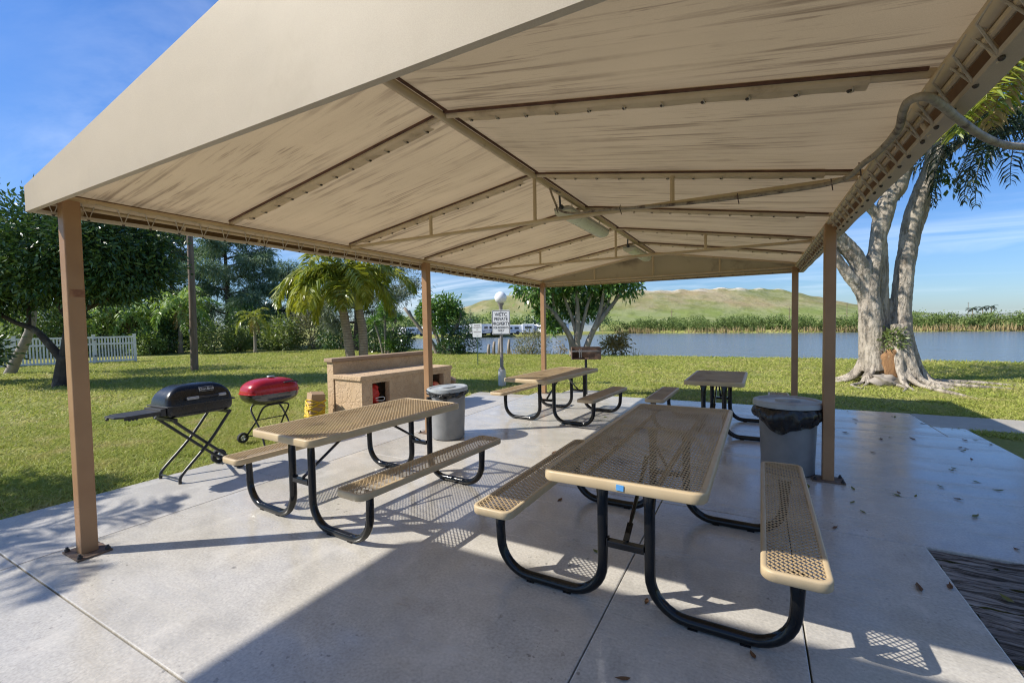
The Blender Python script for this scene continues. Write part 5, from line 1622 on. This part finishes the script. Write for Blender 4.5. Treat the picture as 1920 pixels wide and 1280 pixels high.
tr = mb.build('trunk', M['ficus'], t, smooth=True, off=OF)
rm = tr.modifiers.new('fuse', 'REMESH'); rm.mode = 'VOXEL'; rm.voxel_size = .024; rm.use_smooth_shade = True
smo = tr.modifiers.new('soften', 'SMOOTH'); smo.iterations = 1; smo.factor = .5
tx = bpy.data.textures.new('bark_lumps', 'CLOUDS'); tx.noise_scale = .7; tx.noise_depth = 4
dm = tr.modifiers.new('lumps', 'DISPLACE'); dm.texture = tx; dm.strength = .05; dm.mid_level = .6; dm.texture_coords = 'LOCAL'
tx2 = bpy.data.textures.new('bark_grain', 'CLOUDS'); tx2.noise_scale = .12; tx2.noise_depth = 3
dm2 = tr.modifiers.new('grain', 'DISPLACE'); dm2.texture = tx2; dm2.strength = .03; dm2.mid_level = .5; dm2.texture_coords = 'LOCAL'
# hollow with rotten wood and a fern growing above it
vs, fs = superell(0, 0, 0, .22, .08, .42, .8, .8, -1, 1, 24, 12)
vs = [(x * (1 + .2 * math.sin(z * 14)), y * (1 + .25 * math.sin(z * 19 + x * 20)), z) for x, y, z in vs]
hw_ = MB().add(vs, fs).build('hollow', M['rot_wood'], t, smooth=True); hw_.location = (2.99 - 2.98, 14.30 - 14.7, .52); hw_.rotation_euler = (R(10), R(6), R(-12))
vs, fs = superell(0, 0, 0, .26, .18, .16, .9, .9, -1, 1, 24, 12)
vs = [(x * (1 + .25 * math.sin(z * 34 + x * 17)), y * (1 + .25 * math.sin(z * 29 + x * 20)), z * (1 + .3 * math.sin(x * 22 + y * 13))) for x, y, z in vs]
kn = MB().add(vs, fs).build('burl', M['bark_pale'], t, smooth=True); kn.location = (2.80 - 2.98, 14.02 - 14.7, .12)
gg = np.random.default_rng(112)
crown_obj('foliage', cloud([(.02, -.42, 1.14, .24, .14, .22)], 420, .085, .036, 113, 26, .3), M['leaf_light'], t)
# surface roots running into the grass
mb = MB()
for pts, r0 in (([(3.4, 14.2, .02), (3.6, 13.5, .0), (3.75, 12.9, .005), (3.95, 12.3, -.02)], .06), ([(3.9, 14.5, .02), (4.6, 14.3, .0), (5.2, 14.35, -.03)], .06), ([(2.4, 14.1, .0), (2.1, 13.6, .0), (2.3, 13.2, -.04)], .05), ([(3.0, 14.0, .02), (3.1, 13.5, 0), (2.95, 13.1, -.04)], .045), ([(4.0, 14.9, .03), (4.9, 15.1, .0), (5.6, 15.0, -.04)], .07)):
    sp = smooth_path(pts, 6); mb.tube(sp, lerp_list([r0, r0 * .8, r0 * .35], len(sp)), 8)
mb.build('surface_roots', M['ficus'], t, smooth=True, off=OF)
for i, bl in enumerate(([(4.5, 1.4, 8.2, 3.0, 2.6, 1.6), (2.2, .5, 8.6, 3.0, 2.6, 1.5)], [(-1.5, -.8, 7.9, 3.0, 2.4, 1.7), (-4.0, -1.4, 7.2, 2.4, 2.2, 1.4)], [(1.55, 1.6, 6.3, .9, .8, 1.1), (2.4, 2.0, 7.3, 1.2, 1.0, 1.0)])):
    crown_obj('crown', cloud(bl, 6500 if i < 2 else 1400, .17, .085, 120 + i, 170 if i < 2 else 45, .17, .15, .3), M['leaf_mid'] if i < 2 else M['leaf_dark'], t)

# ---- palms at the top right whose fronds hang into view
g = np.random.default_rng(131)
t = thing('queen_palm', 'dark palm at the right edge with long feathery fronds hanging against the sky', 'palm', (6.25, 16.2, -.03))
MB().tube([(0, 0, -.1), (.05, 0, 3), (-.1, -.1, 6.2)], [.2, .16, .13], 14).build('trunk', M['palm_trunk'], t, smooth=True)
def topf(t, top, specs, leaflet, n, width, mat, hang, start=.15):
    for az, el, ln, sg in specs:
        frond(t, az, el, ln, sg, leaflet, n, width, mat, g, hang, top, rr=.022, start=start)
topf(t, (-.1, -.1, 6.2), [(AZR + PI + .05, .55, 4.2, 2.6), (AZR + PI + .35, .25, 4.0, 2.1), (AZR + PI - .35, .75, 4.2, 2.5), (AZR + PI + .75, -.1, 3.2, 1.5), (AZR + PI - .9, .5, 3.4, 2.0), (AZR + 1.2, .6, 3.4, 2.0), (AZR - .3, .7, 3.4, 2.0), (AZR - 1.2, .5, 3.4, 2.0), (AZR + PI + .15, .15, 3.3, 1.95), (AZR + PI - .15, .35, 3.6, 2.3), (AZR + PI + .5, .2, 3.0, 2.0), (AZR + PI + 1.2, .3, 3.3, 1.8)], .62, 58, .038, M['frond_dark'], 1.1)
t = thing('fan_frond_palm', 'yellow green palm with browned frond tips at the top right corner', 'palm', (4.45, 11.75, -.03))
MB().tube(smooth_path([(1.15, .35, -.1), (.95, .25, 2.6), (.45, .1, 4.9), (-.15, -.05, 6.5)], 6), lerp_list([.18, .15, .12], 19), 14).build('trunk', M['palm_trunk'], t, smooth=True)
topf(t, (-.15, -.05, 6.5), [(AZR + PI + .1, .25, 2.5, 1.5), (AZR + PI + .45, .0, 2.3, 1.5), (AZR + PI - .3, .1, 2.4, 1.7), (AZR + PI, -.35, 2.1, 1.2), (AZR + PI - .9, .3, 2.4, 1.6), (AZR + 1.0, .4, 2.4, 1.6), (AZR - .4, .4, 2.4, 1.6), (AZR + PI + .25, .7, 2.4, 1.5)], .85, 62, .05, M['frond_lime'], .25)
frond(t, AZR + PI + .2, -.7, 1.7, .8, .6, 40, .05, M['frond_dry'], g, .7, (-.15, -.05, 6.4))

# ---- palms and tree out of frame at the left that throw the dappled shadow on the patio
palm('courtyard_palm', 'palm out of frame at the left throwing frond shadows over the patio', (-9.1, -1.55, -.03), [(0, 0, 0), (.05, .05, 1.8), (.15, .1, 3.3)], .14, .10, 16, 2.0, .55, 40, .04, M['frond_green'], 141, (.9, -.5), 1.7, .6)
bush('courtyard_tree', 'leafy tree beyond the left edge shading the near lawn', (-9.9, -.95, -.03), [(0, 0, 3.0, .8, .75, .7)], 1500, .2, .08, M['leaf_mid'], 142, 5, 'tree', 60)

# ---- tall open porch roof added unseen behind the camera; its edge shades the near patio
h_ = thing('unseen_blocker_roof', 'tall flat porch roof on posts added unseen to shade the near patio', 'blocker', (-4.0, -2.6, 0))
MB().box((-4.02, -2.71, 4.91), (5.94, 3.8, .18)).build('roof_slab', M['white'], h_, off=(-4, -2.6, 0), bev=.01)
for x, y in ((-5.2, -1.5), (-1.3, -1.5), (-5.9, -4.2), (-1.3, -4.2)):
    MB().box((x, y, 2.41), (.2, .2, 4.82)).build('post', M['house'], h_, off=(-4, -2.6, 0))

# ---- far shore
gm = np.random.default_rng(151)
bl = []
for i in range(190):
    x = -26 + 100 * (i + gm.random()) / 190
    y = float(far_shore(np.array(x))) + 1.5 + 5 * gm.random()
    r = .8 + .75 * gm.random()
    bl.append((x, y, -.1 + r * .55 + .35 * gm.random(), r * 1.25, r, r * .85))
for i in range(40):
    x = -20 + 110 * gm.random(); y = float(far_shore(np.array(x))) + 7 + 8 * gm.random(); r = 1.0 + .6 * gm.random()
    bl.append((x, y, .1 + r * .8, r * 1.3, r, r * .9))
tag(crown_obj('mangrove_belt', cloud(bl, 90000, .24, .17, 152, 3600, .17, .0, .4), M['leaf_mangrove'], None), 'continuous belt of mangrove bushes along the far shore', 'mangroves', kind='stuff')
n = 1300
xx = np.concatenate([gm.normal(c, s, n // 6) for c, s in ((-21, 2.5), (-5, 5), (12, 4), (27, 3.2), (36, 2.5), (48, 5))]); yy = far_shore(xx) + .3 + 1.4 * gm.random(len(xx))
D = gm.normal(0, .13, (len(xx), 3)); D[:, 2] = 1; D /= np.linalg.norm(D, axis=1)[:, None]
tag(crown_obj('far_reeds', leaf_quads(np.stack([xx, yy, np.full(len(xx), -.75)], 1), D, 1.3 * (.6 + .6 * gm.random(len(xx))), .14, gm), M['reed'], None), 'dry brown reeds in front of the far mangroves', 'reeds', kind='stuff')
# round trees behind the parked campers and at the foot of the hill
for i, (px, d, r, h, lab) in enumerate(((1003, 92, 2.2, 3.6, 'round dark tree behind the campers right of the sign'), (975, 96, 1.9, 3.2, 'small round tree behind the campers'), (1030, 98, 2.0, 3.3, 'round tree at the hill foot left of the far post'), (915, 90, 2.8, 3.2, 'wide tree behind the small notice'),
                                     (880, 92, 2.6, 3.4, 'broad tree on the far shore left of the notice'), (850, 95, 2.6, 3.0, 'far tree left of the hill slope'), (790, 96, 3.2, 3.2, 'far tree behind the pruned tree'), (750, 98, 3.4, 3.4, 'far tree beyond the left campers'), (1125, 110, 2.8, 5.0, 'feathery tree at the foot of the hill'))):
    x, y, z = near(px, d)
    bush('round_tree', lab, (x, y, -.3), [(0, 0, h * .62, r, r, h * .42)], 900, .42, .24, M['leaf_mid'] if i % 2 else M['leaf_dark'], 400 + i, 3, 'tree', 60, group='trees on the far shore')
for i, (px, d, h) in enumerate(((870, 88, 5.2), (883, 88, 4.6))):
    x, y, z = near(px, d)
    t = thing('slim_conifer', 'slim dark conifer rising above the far shore' + (' nearest the hill' if i else ' on the left'), 'tree', (x, y, -.3))
    crown_obj('crown', cloud([(0, 0, h * q, .75 * (1.1 - q), .75 * (1.1 - q), h * .12) for q in (.2, .4, .6, .8, .95)], 700, .34, .08, 420 + i, 50), M['leaf_pine'], t)
    limbs([([(0, 0, 0), (0, .05, h * .5), (0, 0, h * .95)], .12, .03)], M['bark_dark'], t)
# campers and vans on the far shore
def camper(loc, rz, L, H, k, label):
    t = thing('parked_camper', label, 'camper', loc, rz, 'white campers parked on the far shore')
    body = MB().box((0, 0, .35 + H / 2), (L, 2.2, H))
    if k % 2: body.box((L / 2 + .5, 0, .35 + H * .3), (1.0, 2.0, H * .6))
    body.build('body', M['vehicle_white'], t, bev=.12)
    mb = MB()
    for s in (-1, 1):
        for x in (-.28, .0, .26): mb.box((L * x, s * 1.105, .35 + H * .62), (L * .17, .03, H * .26))
    if k % 2: mb.box((L / 2 + 1.0, 0, .35 + H * .45), (.03, 1.7, H * .2))
    mb.box((-L / 2 - .005, 0, .35 + H * .62), (.03, 1.2, H * .24))
    mb.build('window', M['glass_dark'], t)
    mb = MB()
    for s in (-1, 1): mb.box((0, s * 1.104, .35 + H * .3), (L * .96, .02, H * .08))
    mb.build('stripe', M['stripe_blue'], t)
    for x in (-L * .28, L * .3):
        for s in (-1, 1):
            w_ = MB().lathe([(0, -.1), (.34, -.1), (.36, -.05), (.36, .05), (.34, .1), (0, .1)], 16).build('wheel', M['tyre'], t); w_.rotation_euler = (R(90), 0, 0); w_.location = (x, s * 1.0, .36)
    return t
gv = np.random.default_rng(161)
for i, px in enumerate((764, 784, 846, 868, 888, 905, 934, 955, 972, 990, 1006, 1026, 1046)):
    d = 80 + 5 * gv.random(); x, y, z = near(px, d)
    camper((x, y, -.28), AZR + gv.normal(0, .5) + (PI / 2 if i % 3 == 0 else 0), 3.4 + 1.9 * gv.random(), 1.2 + .5 * gv.random(), i, 'white camper parked in the row on the far lake shore')
x, y, z = near(1060, 99)
hs = thing('shore_building', 'low white flat roofed building behind the campers', 'building', (x, y, -.3), AZR)
MB().box((0, 0, 1.7), (14, 5, 3.4)).build('wall', M['vehicle_white'], hs); MB().box((0, 0, 3.48), (14.6, 5.6, .16)).build('roof', M['white'], hs)

# pylons, far palms
for i, (px, d, h) in enumerate(((1690, 300, 13.0), (1588, 260, 11.0), (1815, 320, 12.0), (1260, 200, 7.0), (1480, 230, 8.0))):
    x, y, z = near(px, d)
    t = thing('utility_pole', 'thin far utility pole ' + ('left of the far palms', 'right of the brown post at the hill end', 'among the three far palms', 'at the foot of the hill behind the mangroves', 'near the far right post below the hill')[i], 'utility pole', (x, y, -.3))
    MB().tube([(0, 0, 0), (0, 0, h)], [.22, .12], 8).build('shaft', M['pole_wood'], t); MB().box((0, 0, h - .8), (2.0, .12, .12), rz=AZR).build('crossarm', M['pole_wood'], t)
for i, px in enumerate((1823, 1842, 1858)):
    x, y, z = near(px, 205)
    palm('far_palm', ('leftmost', 'middle', 'rightmost')[i] + ' of three small palms on the horizon at right', (x, y, -.3), [(0, 0, 0), (.1, 0, 2.8), (0, 0, 5.2 + .4 * i)], .25, .18, 10, 2.6, .8, 14, .22, M['frond_dark'], 170 + i, (.9, -.3), 1.4, .4, tmat='bark_grey', group='far palms on the horizon')
x, y, z = near(1850, 330)
o = MB().poly([tuple(Vector((x, y, 0)) + Rv * a + Vector((0, 0, b))) for a, b in ((-75, -.5), (-70, 2.6), (-30, 3.4), (60, 4.2), (120, 4.6), (124, -.5))], (-3, 6, 0)).build('causeway', M['white'])
tag(o, 'pale low causeway on the horizon behind the mangroves', 'causeway', kind='structure')
